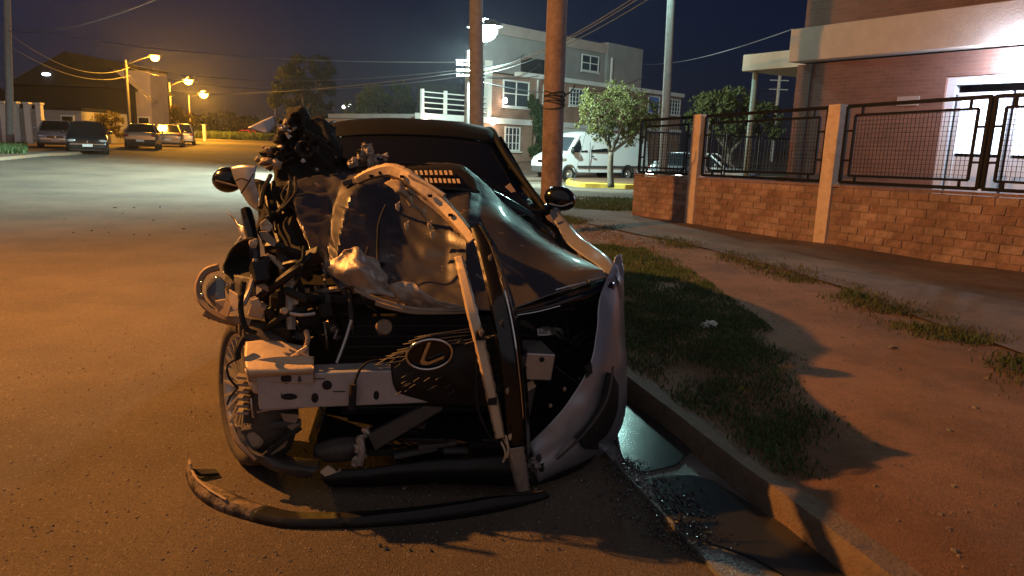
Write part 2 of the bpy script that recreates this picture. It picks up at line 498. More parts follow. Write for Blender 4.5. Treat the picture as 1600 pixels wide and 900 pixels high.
# raised verge with its kerb
KH = 0.135
def verge_z(x, y):
    d = max(0.0, x - KX(y))
    b = 0.03 * mnoise.noise(Vector((x * 0.9, y * 0.9, 1))) + 0.012 * mnoise.noise(Vector((x * 4, y * 4, 2)))
    return KH + float(tz(x, y)) + b * min(1, d * 1.5) + 0.02 * min(1, d / 2)
ss = spaced((0.13, 6, 0.14), (6, 30, 1.0))
ys_v = spaced((ynear, 10, 0.16), (10, yfar, 0.4))
rows = [[(KX(y) + s, y, verge_z(KX(y) + s, y) if s > .14 else KH - .004) for s in ss] for y in ys_v]
vo = MB().grid(rows).build('verge', 'dirt', smooth=True)
vo['kind'] = 'structure'; vo['label'] = 'bare reddish earth verge between kerb and brick wall'
kb = empty('kerb', (0, 0, 0)); kb['kind'] = 'structure'
yy = ynear
while yy < yfar:
    y2 = min(yy + 2.4, yfar)
    prof = [(0, -0.05), (0.012, KH - 0.03), (0.035, KH), (0.15, KH), (0.15, -0.05)]
    rows = []
    for y in np.linspace(yy + 0.003, y2 - 0.003, 9):
        j = 0.012 * mnoise.noise(Vector((y * 1.7, 3, 0)))
        rows.append([(KX(y) + px_ + (j if 0 < i < 4 else 0), y, pz_ + float(tz(KX(y), y)) + (j * .6 if 0 < i < 4 else 0)) for i, (px_, pz_) in enumerate(prof)])
    MB().grid(rows).build('kerb_stone', 'kerb_concrete', kb, smooth='auto')
    yy = y2
# kerb along the far side of the corner
rows = [[(x, yfar + dy_, z_ + float(tz(x, yfar))) for dy_, z_ in [(-0.02, KH), (0.10, KH), (0.15, KH - 0.02), (0.16, -0.08)]] for x in np.linspace(KX(yfar), KX(yfar) + 30, 30)]
MB().grid(rows).build('kerb_stone', 'kerb_concrete', kb, smooth='auto')

# brick wall line and the pavement in front of it
VZ = 0.155
WL = G(987, 336, VZ); WR0 = G(1600, 430, VZ)
wdir = (WR0 - WL); wlen0 = np.hypot(wdir[0], wdir[1]); wdir /= wlen0
WALL_LEN = wlen0 + 2.2
wnrm = np.array([wdir[1], -wdir[0], 0.0])           # towards the street
if wnrm[1] > 0: wnrm = -wnrm
def kz(s): return 1.0 + 0.16 * min(max(s / wlen0, 0), 1.1)
def W(s, off, h):
    p = WL + wdir * s - wnrm * off
    return np.array([p[0], p[1], VZ + h * kz(s)])

edge_px = [(860, 338), (900, 346), (1150, 401), (1400, 482), (1600, 562)]
edge = [G(x, y, VZ) for x, y in edge_px]
edge = [edge[0] + (edge[0] - edge[1]) * 2.2] + edge + [edge[-1] + np.array([0.02, -2.5, 0]), edge[-1] + np.array([0.05, -6.5, 0])]
ecurve = catmull(edge, 60)
rows = []
for i, p in enumerate(ecurve):
    s = i / 59
    q = WL + wdir * (s * (WALL_LEN + 9) - 2.5) + wnrm * 0.02
    rows.append([((1 - t) * p + t * q) for t in np.linspace(0, 1, 26)])
rows = [[(p[0], p[1], verge_z(p[0], p[1]) + 0.016) for p in r_] for r_ in rows]
so = MB().grid(rows).build('pavement', 'pavement', smooth=True)
so['kind'] = 'structure'; so['label'] = 'worn footpath along the brick wall'

# puddle in the gutter and wet gravel beside it
def poly_sheet(name, pts, material, z, n=40, jit=0.02):
    c = catmull(pts + [pts[0]], n)[:-1]
    c = [np.array([p[0] + jit * mnoise.noise(Vector((p[0] * 9, p[1] * 9, 0))), p[1] + jit * mnoise.noise(Vector((p[0] * 9, p[1] * 9, 5))), z]) for p in c]
    o = MB().add(c, [tuple(range(len(c)))]).build(name, material)
    o['kind'] = 'structure'
    return o
pz = 0.030
poly_sheet('water', [G(x, y, pz)[:2].tolist() for x, y in [(972, 618), (1040, 668), (1075, 700), (1050, 726), (1000, 735), (968, 705), (958, 660)]], 'water', pz + .001)['label'] = 'wet film beside the car bumper'
poly_sheet('water', [G(x, y, pz)[:2].tolist() for x, y in [(1010, 748), (1075, 742), (1130, 760), (1190, 800), (1250, 832), (1310, 852), (1340, 900), (1370, 960), (1300, 960), (1230, 900), (1150, 862), (1095, 840), (1040, 795)]], 'water', pz + .0015)['label'] = 'long puddle lying in the concrete gutter'

def scatter_stones(name, n, area, size, material, zf, label, seed, flat=0.6, kind='stuff'):
    r = np.random.default_rng(seed)
    V, Fc = [], []
    for _ in range(n):
        x, y = area(r)
        s = size(r)
        z = zf(x, y)
        a = r.uniform(0, 6.28)
        k = len(V)
        pts = []
        for j in range(5):
            t = a + j * 1.2566 + r.uniform(-.3, .3)
            pts.append((x + s * math.cos(t) * r.uniform(.7, 1.2), y + s * math.sin(t) * r.uniform(.7, 1.2), z - s * .2))
        top = [(x + (p[0] - x) * .55, y + (p[1] - y) * .55, z + s * flat * r.uniform(.6, 1.2)) for p in pts]
        V += pts + top
        for j in range(5):
            q = (j + 1) % 5
            Fc.append((k + j, k + q, k + 5 + q, k + 5 + j))
        Fc.append(tuple(k + 5 + j for j in range(5)))
    me = bpy.data.meshes.new(name)
    me.from_pydata(V, [], Fc)
    me.materials.append(MAT[material])
    o = bpy.data.objects.new(name, me); col.objects.link(o)
    o['kind'] = kind; o['label'] = label
    return o

def near_road(r):
    while True:
        y = 1.6 + 9 * r.random() ** 2.0
        x = r.uniform(-0.85 * y - .6, KX(y) - 0.5)
        return x, y
scatter_stones('gravel', 9000, near_road, lambda r: 0.0024 + 0.0060 * r.random() ** 3, 'stone', lambda x, y: road_z(x, y), 'fine loose grit strewn over the dusty road', 3)
def gstrip(r):
    t = r.random()
    a, b = np.array([962, 722.]), np.array([1092, 862.])
    p = a + (b - a) * t
    p = p + np.array([r.normal(0, 1) * (12 + 34 * min(1, t * 2.2) * (1.25 - t)), r.normal(0, 6)])
    q = G(p[0], p[1], 0.012)
    return q[0], q[1]
scatter_stones('wet_gravel', 1500, gstrip, lambda r: 0.003 + 0.007 * r.random() ** 3, 'wet_gravel', lambda x, y: 0.014 + (0.022 if x > KX(y) - .46 else 0), 'glistening wet gravel along the gutter edge', 4, flat=.5)
def bits(r):
    x, y = r.uniform(560, 1110), r.uniform(740, 862)
    q = G(x, y, 0); return q[0], q[1]
scatter_stones('debris', 170, bits, lambda r: 0.003 + 0.008 * r.random() ** 2, 'shard', lambda x, y: 0.006, 'small shards of broken lamp and trim under the wreck', 5)
def vstones(r):
    y = 2.0 + 12 * r.random() ** 1.4
    return KX(y) + r.uniform(.3, 5), y
scatter_stones('pebbles', 4500, vstones, lambda r: 0.003 + 0.016 * r.random() ** 5, 'stone', lambda x, y: verge_z(x, y), 'small stones lying on the earth verge', 6)
def gpatch(r):
    a, b = np.array([905, 352.]), np.array([1010, 396.])
    p = a + (b - a) * r.random() + np.array([r.normal(0, 16), r.normal(0, 5)])
    q = G(p[0], p[1], VZ); return q[0], q[1]
scatter_stones('gravel', 700, gpatch, lambda r: 0.012 + 0.02 * r.random() ** 2, 'kerb_concrete', lambda x, y: verge_z(x, y), 'pale gravel patch on the verge past the bonnet', 8)
def rbits(r):
    x, y = r.normal(240, 60), r.uniform(318, 372)
    q = G(x, y, 0); return q[0], q[1]
scatter_stones('debris', 16, rbits, lambda r: 0.015 + 0.035 * r.random() ** 2, 'rubber', lambda x, y: road_z(x, y), 'dark plastic scraps scattered across the junction', 9, flat=.3)

def grass(name, n, area, hf, material, zf, label, seed, wid=0.006):
    r = np.random.default_rng(seed)
    P = []
    while len(P) < n:
        q = area(r)
        if q is not None: P.append(q)
    P = np.array(P)
    z = np.array([zf(x, y) for x, y in P])
    h = hf(r, P)
    a = r.uniform(0, 6.283, n); lean = r.uniform(.1, .9, n) * h; la = r.uniform(0, 6.283, n)
    w = wid * r.uniform(.6, 1.4, n)
    cx, sx = np.cos(a) * w, np.sin(a) * w
    V = np.zeros((n, 5, 3))
    V[:, 0] = np.stack([P[:, 0] - cx, P[:, 1] - sx, z - .01], 1)
    V[:, 1] = np.stack([P[:, 0] + cx, P[:, 1] + sx, z - .01], 1)
    mx, my = P[:, 0] + np.cos(la) * lean * .35, P[:, 1] + np.sin(la) * lean * .35
    V[:, 2] = np.stack([mx + cx * .8, my + sx * .8, z + h * .6], 1)
    V[:, 3] = np.stack([mx - cx * .8, my - sx * .8, z + h * .6], 1)
    V[:, 4] = np.stack([P[:, 0] + np.cos(la) * lean, P[:, 1] + np.sin(la) * lean, z + h], 1)
    idx = np.arange(n)[:, None] * 5
    me = bpy.data.meshes.new(name)
    me.vertices.add(n * 5); me.vertices.foreach_set('co', V.reshape(-1))
    loops = np.concatenate([idx + np.array([0, 1, 2, 3]), idx + np.array([3, 2, 4])], 1).reshape(-1)
    me.loops.add(len(loops)); me.loops.foreach_set('vertex_index', loops.astype(np.int32))
    ls = np.stack([np.arange(n) * 7, np.arange(n) * 7 + 4], 1).reshape(-1)
    me.polygons.add(2 * n); me.polygons.foreach_set('loop_start', ls.astype(np.int32))
    me.update(); me.validate()
    me.materials.append(MAT[material])
    o = bpy.data.objects.new(name, me); col.objects.link(o)
    o['kind'] = 'stuff'; o['label'] = label
    return o

# the dark patch of grass beside the car (photo outline on the verge plane)
def inpoly(x, y, poly):
    c = False; j = len(poly) - 1
    for i in range(len(poly)):
        if (poly[i][1] > y) != (poly[j][1] > y) and x < (poly[j][0] - poly[i][0]) * (y - poly[i][1]) / (poly[j][1] - poly[i][1]) + poly[i][0]: c = not c
        j = i
    return c
gp = [(905, 380), (1010, 392), (1090, 430), (1180, 500), (1215, 580), (1260, 680), (1290, 760), (1230, 745), (1120, 660), (1010, 580), (960, 545), (930, 470)]
gpw = [G(x, y, KH)[:2] for x, y in gp]
gx = [p[0] for p in gpw]; gyv = [p[1] for p in gpw]
def a_patch(r):
    x, y = r.uniform(min(gx), max(gx)), r.uniform(min(gyv), max(gyv))
    jx = .22 * mnoise.noise(Vector((x * 2.3, y * 2.3, 7))) + .1 * r.normal(); jy = .2 * mnoise.noise(Vector((x * 2.3, y * 2.3, 17)))
    if x < KX(y) + .12 or not inpoly(x + jx, y + jy, gpw): return None
    if mnoise.noise(Vector((x * 2.2, y * 2.2, 4))) < -0.14 + .8 * (r.random() - .5): return None
    return x, y
grass('grass', 42000, a_patch, lambda r, P: r.uniform(.008, .034, len(P)) * (1 + r.random(len(P)) ** 8), 'grass_lush', verge_z, 'patchy short grass in the car shadow beside the kerb', 11, wid=.004)
def a_edge(r):
    i = r.integers(0, 59); t = r.random()
    p = ecurve[i] * (1 - t) + ecurve[i + 1] * t
    if p[1] > yfar - .3 or p[1] < 3.5: return None
    x, y = p[0] + r.normal(-.08, .17), p[1] + r.normal(0, .2)
    if mnoise.noise(Vector((x * 1.3, y * 1.3, 9))) < -.05 + .4 * (r.random() - .5): return None
    return x, y
grass('grass', 15000, a_edge, lambda r, P: r.uniform(.008, .05, len(P)) * (1 + r.random(len(P)) ** 7), 'grass', verge_z, 'tufts of weeds along the edge of the footpath', 12, wid=.005)
def a_corner(r):
    y = r.uniform(15.6, yfar - .1); x = r.uniform(-1.5, 3.4)
    if mnoise.noise(Vector((x * .8, y * .8, 2))) < -.25: return None
    return x, y
grass('grass', 12000, a_corner, lambda r, P: r.uniform(.03, .09, len(P)), 'grass_lush', verge_z, 'green grass on the street corner by the wooden poles', 13, wid=.008)

# crumpled paper on the grass
p = G(1108, 508, 0.17)
b = MB(); b.blob(p, (.055, .045, .03), 14, rough=1.1, seed=3); b.blob(p + np.array([-.05, -.01, -.01]), (.03, .03, .015), 10, rough=1.0, seed=8)
tag(b.build('litter', 'white_paper'), 'crumpled white paper lying on the dark grass verge', 'litter')
for (x, y, s, l) in [(1085, 497, .012, 'tiny scrap of foil on the grass beside crumpled paper'), (1395, 530 + 12, .022, 'flat pale stone on the bare earth verge')]:
    p = G(x, y, 0.165); b = MB(); b.blob(p, (s * 1.4, s, s * .5), 8, rough=.8, seed=x)
    tag(b.build('litter' if s < .02 else 'flat_stone', 'white_paper' if s < .02 else 'stone'), l, 'litter' if s < .02 else 'stone')

# ------------------------------------------------------------------ brick wall with pillars and railings
bw = empty('brick_wall', WL, 0, 'low brick garden wall with iron railing panels along the footpath', 'wall')
bwl = np.array(WL)
core = MB()
s0 = 0.0
N = 24
HB = 0.80
rows = []
for i in range(N + 1):
    s = WALL_LEN * i / N
    rows.append([W(s, .006, -.1), W(s, .006, HB - .012), W(s, .13, HB - .012), W(s, .13, -.1)])
core.grid(rows)
core.build('mortar_core', 'mortar', bw, local=bwl)
ang = math.atan2(wdir[1], wdir[0])
BH, BLn = 0.10, 0.272
bmeshes = []
for v in range(5):
    r = random.Random(v)
    mb_ = MB()
    L_, D_, H_ = BLn - .016, .06, BH - .014
    j = lambda: r.uniform(-.005, .005)
    vsx = [(sx * L_ / 2 + j(), sy * D_ / 2 + j() * .6, sz * H_ / 2 + j()) for sz in (-1, 1) for sy in (-1, 1) for sx in (-1, 1)]
    mb_.add(vsx, [(0, 2, 3, 1), (4, 5, 7, 6), (0, 1, 5, 4), (2, 6, 7, 3), (0, 4, 6, 2), (1, 3, 7, 5)])
    o = mb_.build('brick', ['brick', 'brick_pale', 'brick_dark', 'brick', 'brick_pale'][v])
    bmeshes.append(o.data); bpy.data.objects.remove(o)
pil_s = []
for px_, py_ in ((1100, 349), (1310, 379)):
    g = G(px_, py_, VZ); pil_s.append(float((g - WL)[:2] @ wdir[:2]))
nrow = int(HB / BH)
for rr in range(nrow):
    s = -(BLn / 2 if rr % 2 else 0) + BLn / 2
    while s < WALL_LEN:
        if all(abs(s - q) > .12 for q in pil_s) and s > .08:
            o = bpy.data.objects.new('brick', random.choice(bmeshes)); col.objects.link(o)
            p = W(s, .022 + random.uniform(-.006, .006), rr * BH + BH / 2 - .004)
            o.location = tuple(p - bwl); o.rotation_euler = (0, -math.atan(.16 / wlen0) * rr * BH * 0, ang + random.uniform(-.012, .012))
            o.scale = (1, 1, kz(s)); o.parent = bw
        s += BLn
# cap course
rows = []
for i in range(N + 1):
    s = WALL_LEN * i / N
    rows.append([W(s, -.012, HB), W(s, -.012, HB + .03), W(s, .15, HB + .03), W(s, .15, HB), W(s, -.012, HB)])
core = MB().grid(rows); core.build('coping', 'brick_dark', bw, local=bwl)
def pillar(s, top, w=.2):
    b = MB()
    lv = np.linspace(-.05, top, 14)
    rows = []
    for h in lv:
        j = lambda k: 0.012 * mnoise.noise(Vector((h * 9, s * 3 + k, 1)))
        tw = w / 2 * (0.93 if h > top - .01 else 1)
        rows.append([W(s - tw + j(0), -.05, h), W(s + tw + j(4), -.05 + j(2) * .5, h), W(s + tw, .16, h), W(s - tw, .16, h), W(s - tw + j(0), -.05, h)])
    b.grid(rows)
    b.add([rows[-1][i] for i in range(4)], [(0, 1, 2, 3)])
    return b.build('pillar', 'peach_paint', bw, local=bwl, clean=True)
for q in pil_s: pillar(q, 1.90)
# railing panels
RB, RT = HB + .07, 1.87
def railing(s0, s1, inner=True, mesh=False, off=.06, lab=None):
    root = MB()
    def wb(a, b, t=.035): root.bar(W(a[0], off, a[1]), W(b[0], off, b[1]), t, t, up=tuple(wnrm))
    m_ = .02
    fr = MB()
    for a, b, t in [((s0, RB), (s1, RB), .045), ((s0, RT), (s1, RT), .05), ((s0, RB), (s0, RT), .045), ((s1, RB), (s1, RT), .045)]:
        fr.bar(W(a[0], off, a[1]), W(b[0], off, b[1]), t, t, up=tuple(wnrm))
    f = fr.build('railing_panel', 'black_iron', bw, local=bwl)
    if inner:
        i0, i1, b0, t0 = s0 + .13, s1 - .13, RB + .09, RT - .12
        for a, b in [((i0, b0), (i1, b0)), ((i0, t0), (i1, t0)), ((i0, b0), (i0, t0)), ((i1, b0), (i1, t0))]:
            MB().bar(W(a[0], off, a[1]), W(b[0], off, b[1]), .032, .032, up=tuple(wnrm)).build('inner_rail', 'black_iron', f, local=bwl)
        k = MB()
        for ss_ in (i0 + .1, i1 - .1):
            k.bar(W(ss_, off, RB), W(ss_, off, b0), .03, .03, up=tuple(wnrm)); k.bar(W(ss_, off, t0), W(ss_, off, RT), .03, .03, up=tuple(wnrm))
        for hh in (b0 + .2, t0 - .2):
            k.bar(W(s0, off, hh), W(i0, off, hh), .03, .03, up=tuple(wnrm)); k.bar(W(i1, off, hh), W(s1, off, hh), .03, .03, up=tuple(wnrm))
        k.build('spacer', 'black_iron', f, local=bwl)
        if mesh:
            k = MB()
            for a in np.arange(i0, i1, .055): k.bar(W(a, off, b0), W(a, off, t0), .005, .005, up=tuple(wnrm))
            for h in np.arange(b0, t0, .055): k.bar(W(i0, off, h), W(i1, off, h), .005, .005, up=tuple(wnrm))
            w_ = k.build('wire_mesh', 'black_iron', f, local=bwl); w_['kind'] = 'stuff'
    return f
def s_at(px_, y=250):
    """distance along the wall of photo column px_"""
    best = min(np.linspace(-.2, WALL_LEN + 1, 2400), key=lambda s: abs(proj(W(s, .06, 1.2))[0] - px_))
    return float(best)
def proj(p):
    d = np.array(p) - _O; z = d @ _f
    return 800 + FPX * (d @ _r) / z, 450 - FPX * (d @ _u) / z
railing(.06, pil_s[0] - .14, mesh=True)
railing(pil_s[0] + .14, pil_s[1] - .16, mesh=True)
sd_ = s_at(1538)
railing(pil_s[1] + .16, sd_ - .03, mesh=True)
railing(sd_ + .03, WALL_LEN + .1, mesh=True)
# return of the wall round the corner of the plot
rw = empty('garden_fence', W(0, .2, 0), 0, 'dark iron fence running back from the end of the low brick wall', 'fence')
rwl = W(0, .2, 0)
bk = np.array([0.80, 0.60, 0.0])
def RWp(s, h): return np.array([rwl[0] + bk[0] * s, rwl[1] + bk[1] * s, VZ + h])
MB().bar(RWp(0, .37), RWp(5.2, .37), .12, .8).build('base_wall', 'brick_dark', rw, local=rwl)
for i in range(5):
    a, b = i * 1.3 + .03, i * 1.3 + 1.24
    k = MB()
    for hh in (.87, 1.66): k.bar(RWp(a, hh), RWp(b, hh), .035)
    for q in (a, b): k.bar(RWp(q, .8), RWp(q, 1.72), .035)
    f = k.build('railing_panel', 'black_iron', rw, local=rwl)
    for q in np.arange(a + .13, b - .06, .13): MB().bar(RWp(q, .87), RWp(q, 1.66), .016).build('baluster', 'black_iron', f, local=rwl)

# ------------------------------------------------------------------ house beyond the wall
hc = at(1236, 200, 17.2); hc[2] = VZ
h2 = at(1600, 200, 13.0)
hd = np.array([h2[0] - hc[0], h2[1] - hc[1], 0]); hd /= np.linalg.norm(hd)
hn = np.array([hd[1], -hd[0], 0]);
if hn[1] > 0: hn = -hn
house = empty('brick_house', hc, 0, 'dark red brick house with pale roof slab and lit glass door', 'house')
def Hp(s, off, z): return hc + hd * s - hn * off + np.array([0, 0, z - VZ])
def hbox(name, s0, s1, o0, o1, z0, z1, m_, par=house, bevel=0.0):
    pts = [Hp(s0, o0, z0), Hp(s1, o0, z0), Hp(s1, o1, z0), Hp(s0, o1, z0)]
    return MB().prism(pts, (0, 0, z1 - z0)).build(name, m_, par, local=hc, bevel=bevel)
HL = 9.0
dS0, dS1, dZ0, dZ1 = 3.42, 6.6, VZ + .1, 3.02         # the glazed opening
# brick walls as separate faces around the opening (wall object turned so its bricks follow it)
def hwall(name, s0, s1, z0, z1, off=0.0, th=.25):
    pts = [Hp(s0, off, z0), Hp(s1, off, z0), Hp(s1, off + th, z0), Hp(s0, off + th, z0)]
    o = MB().prism(pts, (0, 0, z1 - z0)).build(name, 'house_brick', house, local=hc)
    a = math.atan2(hd[1], hd[0])
    o.data.transform(Matrix.Rotation(-a, 4, 'Z')); o.rotation_euler = (0, 0, a)
    return o
hwall('wall', 0, dS0, VZ - .1, 3.46)
hwall('wall', dS1, HL, VZ - .1, 3.46)
hwall('wall', dS0, dS1, dZ1, 3.46)
hwall('wall', .05, HL, 4.22, 7.5, off=.03)
hb = MB().prism([Hp(0.02, .26, VZ - .1), Hp(.27, .26, VZ - .1), Hp(.27, 7, VZ - .1), Hp(0.02, 7, VZ - .1)], (0, 0, 7.3)).build('side_wall', 'house_brick', house, local=hc)
hbox('back_wall', .3, HL, 6.7, 7, VZ - .1, 7.2, 'house_brick')
hbox('roof_slab', -.02, HL + .2, -.32, 7.1, 3.50, 4.20, 'cream_render', bevel=.012)
hbox('porch_slab', -2.75, -.03, 1.2, 5.4, 3.58, 4.0, 'cream_render', bevel=.012)
pp = at(1172, 100, 20.6)
px0 = Hp(-1.75, 1.5, 0)
MB().tube([Hp(-2.5, 1.45, VZ - .1), Hp(-2.5, 1.45, 3.6)], .075, 12).build('porch_post', 'steel_green', house, local=hc, smooth=True)
hbox('conduit', .35, .38, -.015, 0, .6, 3.45, 'grey_plastic')
# frame of the glazed door
def hframe(s0, s1, z0, z1, t, d, m_='white_frame', name='door_frame', par=house, off=.06):
    k = MB()
    for (a0, a1, b0, b1) in [(s0, s1, z1 - t, z1), (s0, s0 + t, z0, z1 - t - .002), (s1 - t, s1, z0, z1 - t - .002), (s0 + t + .002, s1 - t - .002, z0, z0 + t)]:
        k.prism([Hp(a0, off, b0), Hp(a1, off, b0), Hp(a1, off + d, b0), Hp(a0, off + d, b0)], (0, 0, b1 - b0))
    return k.build(name, m_, par, local=hc)
df = hframe(dS0, dS1, dZ0, dZ1, .16, .14)
hframe(dS0 + .22, dS0 + 1.15, dZ0 + .2, dZ1 - .3, .07, .06, name='sash', par=df, off=.08)
hframe(dS0 + 1.22, dS1 - .22, dZ0 + .2, dZ1 - .3, .07, .06, name='sash', par=df, off=.08)
for a, b_ in ((dS0 + .29, dS0 + 1.08), (dS0 + 1.29, dS1 - .29)):
    MB().prism([Hp(a, .1, dZ0 + 1.35), Hp(b_, .1, dZ0 + 1.35), Hp(b_, .112, dZ0 + 1.35), Hp(a, .112, dZ0 + 1.35)], (0, 0, 1.0)).build('pane', 'room_light', df, local=hc)
    MB().prism([Hp(a, .1, dZ0 + .27), Hp(b_, .1, dZ0 + .27), Hp(b_, .112, dZ0 + .27), Hp(a, .112, dZ0 + .27)], (0, 0, 1.02)).build('lower_panel', 'white_frame', df, local=hc)
hbox('house_number_plate', 2.5, 2.95, -.02, 0, 2.5, 2.68, 'dim_render')
# bulkhead lamp over the door
bl = empty('wall_lamp', Hp(4.75, -.02, 3.2), 0, 'bright white lamp on the brick house above the glass door', 'lamp')
MB().box((0, 0, 0), (.2, .12, .2), rz=math.atan2(hd[1], hd[0])).build('housing', 'grey_plastic', bl, bevel=.01)
q = -np.array([0, 0, 0]) + hn * .13
MB().blob(q, (.1, .1, .1), 14).build('globe', 'led_glow', bl, smooth=True)
lamp('lamp_light', tuple(hn * .42 + np.array([0, 0, -.05])), 260, (0.58, 0.7, 1.0), .1, parent=bl)
# ================================================================== STREET LAMPS, POLES AND CABLES
def cyl_pole(name, base, top, r0, r1, material, parent=None, n=14, bend=0.0):
    base, top = np.array(base, float), np.array(top, float)
    pts = []
    for t in np.linspace(0, 1, 9):
        q = base + (top - base) * t
        q = q + np.array([bend * math.sin(t * 3.1) + .01 * mnoise.noise(Vector((t * 5, base[0], 0))), 0, 0])
        pts.append(q - base)
    return MB().tube(pts, list(np.linspace(r0, r1, 9)), n).build(name, material, parent, smooth='auto')

def street_lamp(base, head, label, power, color, glow, group, lean=(0, 0), r=.07, size=.22, top=None, pole_m='pole_grey', extra=None, radius=.15, wood=False, drop=.16, spot=None, aim=None):
    base, head = np.array(base, float), np.array(head, float)
    o = empty('street_lamp', base, 0, label, 'street lamp', group)
    tp = np.array([base[0] + lean[0], base[1] + lean[1], (top if top else head[2] - .25)])
    cyl_pole('pole', base - np.array([0, 0, .1]), tp, r * 1.25, r, pole_m, o).location = (0, 0, -.1)
    a = tp - base - np.array([0, 0, .35]); h = head - base
    if top: a = np.array([tp[0] - base[0], tp[1] - base[1], h[2] - .45])
    mid = a * .5 + h * .5 + np.array([0, 0, .12])
    MB().tube(catmull([a, mid, h + np.array([0, 0, .1])], 10), .03, 8).build('arm', pole_m, o, smooth=True)
    d = h - a; rz = math.atan2(d[1], d[0])
    M = Matrix.Translation(Vector(h + np.array([0, 0, .12]))) @ Matrix.Rotation(rz, 4, 'Z')
    k = MB(); k.lathe([(.0, .1), (.11, .085), (.18, .02), (.19, -.02)], M @ Matrix.Scale(1.7, 4, (1, 0, 0)) @ Matrix.Scale(size / .22, 4), 16)
    hd_ = k.build('lamp_head', 'grey_plastic', o, smooth=True)
    k = MB(); k.blob(h + np.array([0, 0, -.02]), (size * .95, size * .95, size * .8), 16)
    k.build('lens', glow, hd_, smooth=True)
    lo = lamp('lamp_light', h - np.array([0, 0, drop + size * .95]), power, color, radius, parent=o, spot=spot, blend=.9)
    if spot and aim is not None: lo.rotation_euler = Vector(aim).to_track_quat('-Z', 'Y').to_euler()
    if spot:
        # the second beam of the head, thrown towards the far pavement
        l2 = lamp('lamp_spill', h - np.array([0, 0, drop + size * .95]), power * .10, color, radius, parent=o, spot=165, blend=.35)
        lamp('lamp_scatter', h - np.array([0, 0, drop + size * .95]), power * .04, color, radius, parent=o)
        l2.rotation_euler = Vector((.45, 1, -.25)).to_track_quat('-Z', 'Y').to_euler()
    return o

# the sodium lamp that throws the car's shadow stands just outside the view
street_lamp((-7.4, 5.6, 0), (-6.0, 5.15, 5.4), 'tall sodium street lamp on the kerb opposite the wrecked car', 3500, SODIUM, 'sodium_glow', 'street lamps', r=.08, radius=.07)
# white lamp on the concrete pole across the junction
LY = 27.0
lb = at(731, 200, LY); lb[2] = float(tz(lb[0], lb[1]))
lh = at(757, 46, LY - .3)
ltop = at(734, 84, LY)
lamp_pole = street_lamp(lb, lh, 'bright bluish white street lamp on a pole hung with cables', 62000, LED, 'led_glow', 'street lamps', spot=112, aim=(-8.5, -3.2, -5.6), r=.13, size=.48, top=ltop[2] + 0.1)
for i, hz in enumerate((95, 101, 110, 118)):
    q = at(731, hz, LY - .15) - lb
    k = MB(); k.bar(q + np.array([-.4, 0, 0]), q + np.array([.4, 0, 0]), .06); k.build('cross_arm', 'white_render', lamp_pole)
for (hx, hy, Y, pxp, lab, pw) in [(242, 89, 50, 203, 'tall orange street lamp behind the parked sedans', 5500),
                                  (294, 126, 74, 268, 'orange street lamp beyond the round clipped tree', 15000),
                                  (318, 147, 100, 297, 'small far orange street lamp where the street ends', 15000)]:
    hp = at(hx, hy, Y); b0 = at(pxp, 200, Y); b0[2] = float(tz(b0[0], b0[1]))
    street_lamp(b0, hp, lab, pw, (1.0, .42, .03), 'sodium_glow', 'street lamps', r=.1, size=.3 * Y / 50, radius=.3, pole_m='grey_plastic')

def utility_pole(pxb, Y, top_px, r, label, material='pole_wood', extra=True, topz=9.5):
    b0 = at(pxb, 300, Y); b0[2] = float(tz(b0[0], b0[1])) + (0.14 if b0[0] > KX(b0[1]) and b0[1] < 19.5 else 0)
    # lean so that it passes top_px at the top of the picture
    t0 = at(top_px, 0, Y)
    k = (topz - b0[2]) / (t0[2] - b0[2])
    tp = b0 + (t0 - b0) * k
    o = empty('utility_pole', b0, 0, label, 'utility pole', 'utility poles')
    cyl_pole('shaft', b0 - np.array([0, 0, .2]), tp, r * 1.12, r * .85, material, o).location = (0, 0, -.2)
    return o, b0, tp
p870, b870, t870 = utility_pole(862, 11.2, 871, .148, 'reddish wooden utility pole bound with black wire beside the car')
k = MB()
for i in range(7):
    zc = at(868, 160, 11.2)[2] + random.uniform(-.1, .1) - b870[2]
    tt = (zc) / (t870[2] - b870[2]); c_ = (t870 - b870) * tt
    tl = random.uniform(-.5, .5)
    pts = [c_ + np.array([.157 * math.cos(a), .157 * math.sin(a), tl * .16 * math.cos(a + i)]) for a in np.linspace(0, 6.3, 18)]
    k.tube(pts, .011, 6)
k.tube([c_ + np.array([.15, -.05, 0]), c_ + np.array([.26, -.06, .08]), c_ + np.array([.3, -.02, .16])], .01, 6)
k.build('wire_binding', 'rubber', p870)
p740, b740, t740 = utility_pole(746, 17.0, 744, .155, 'thick grey brown utility pole rising behind the wrecked car roof', 'pole_grey')
p1040, b1040, t1040 = utility_pole(1035, 21.5, 1049, .115, 'slim grey wooden utility pole behind the iron fence', 'pole_grey')
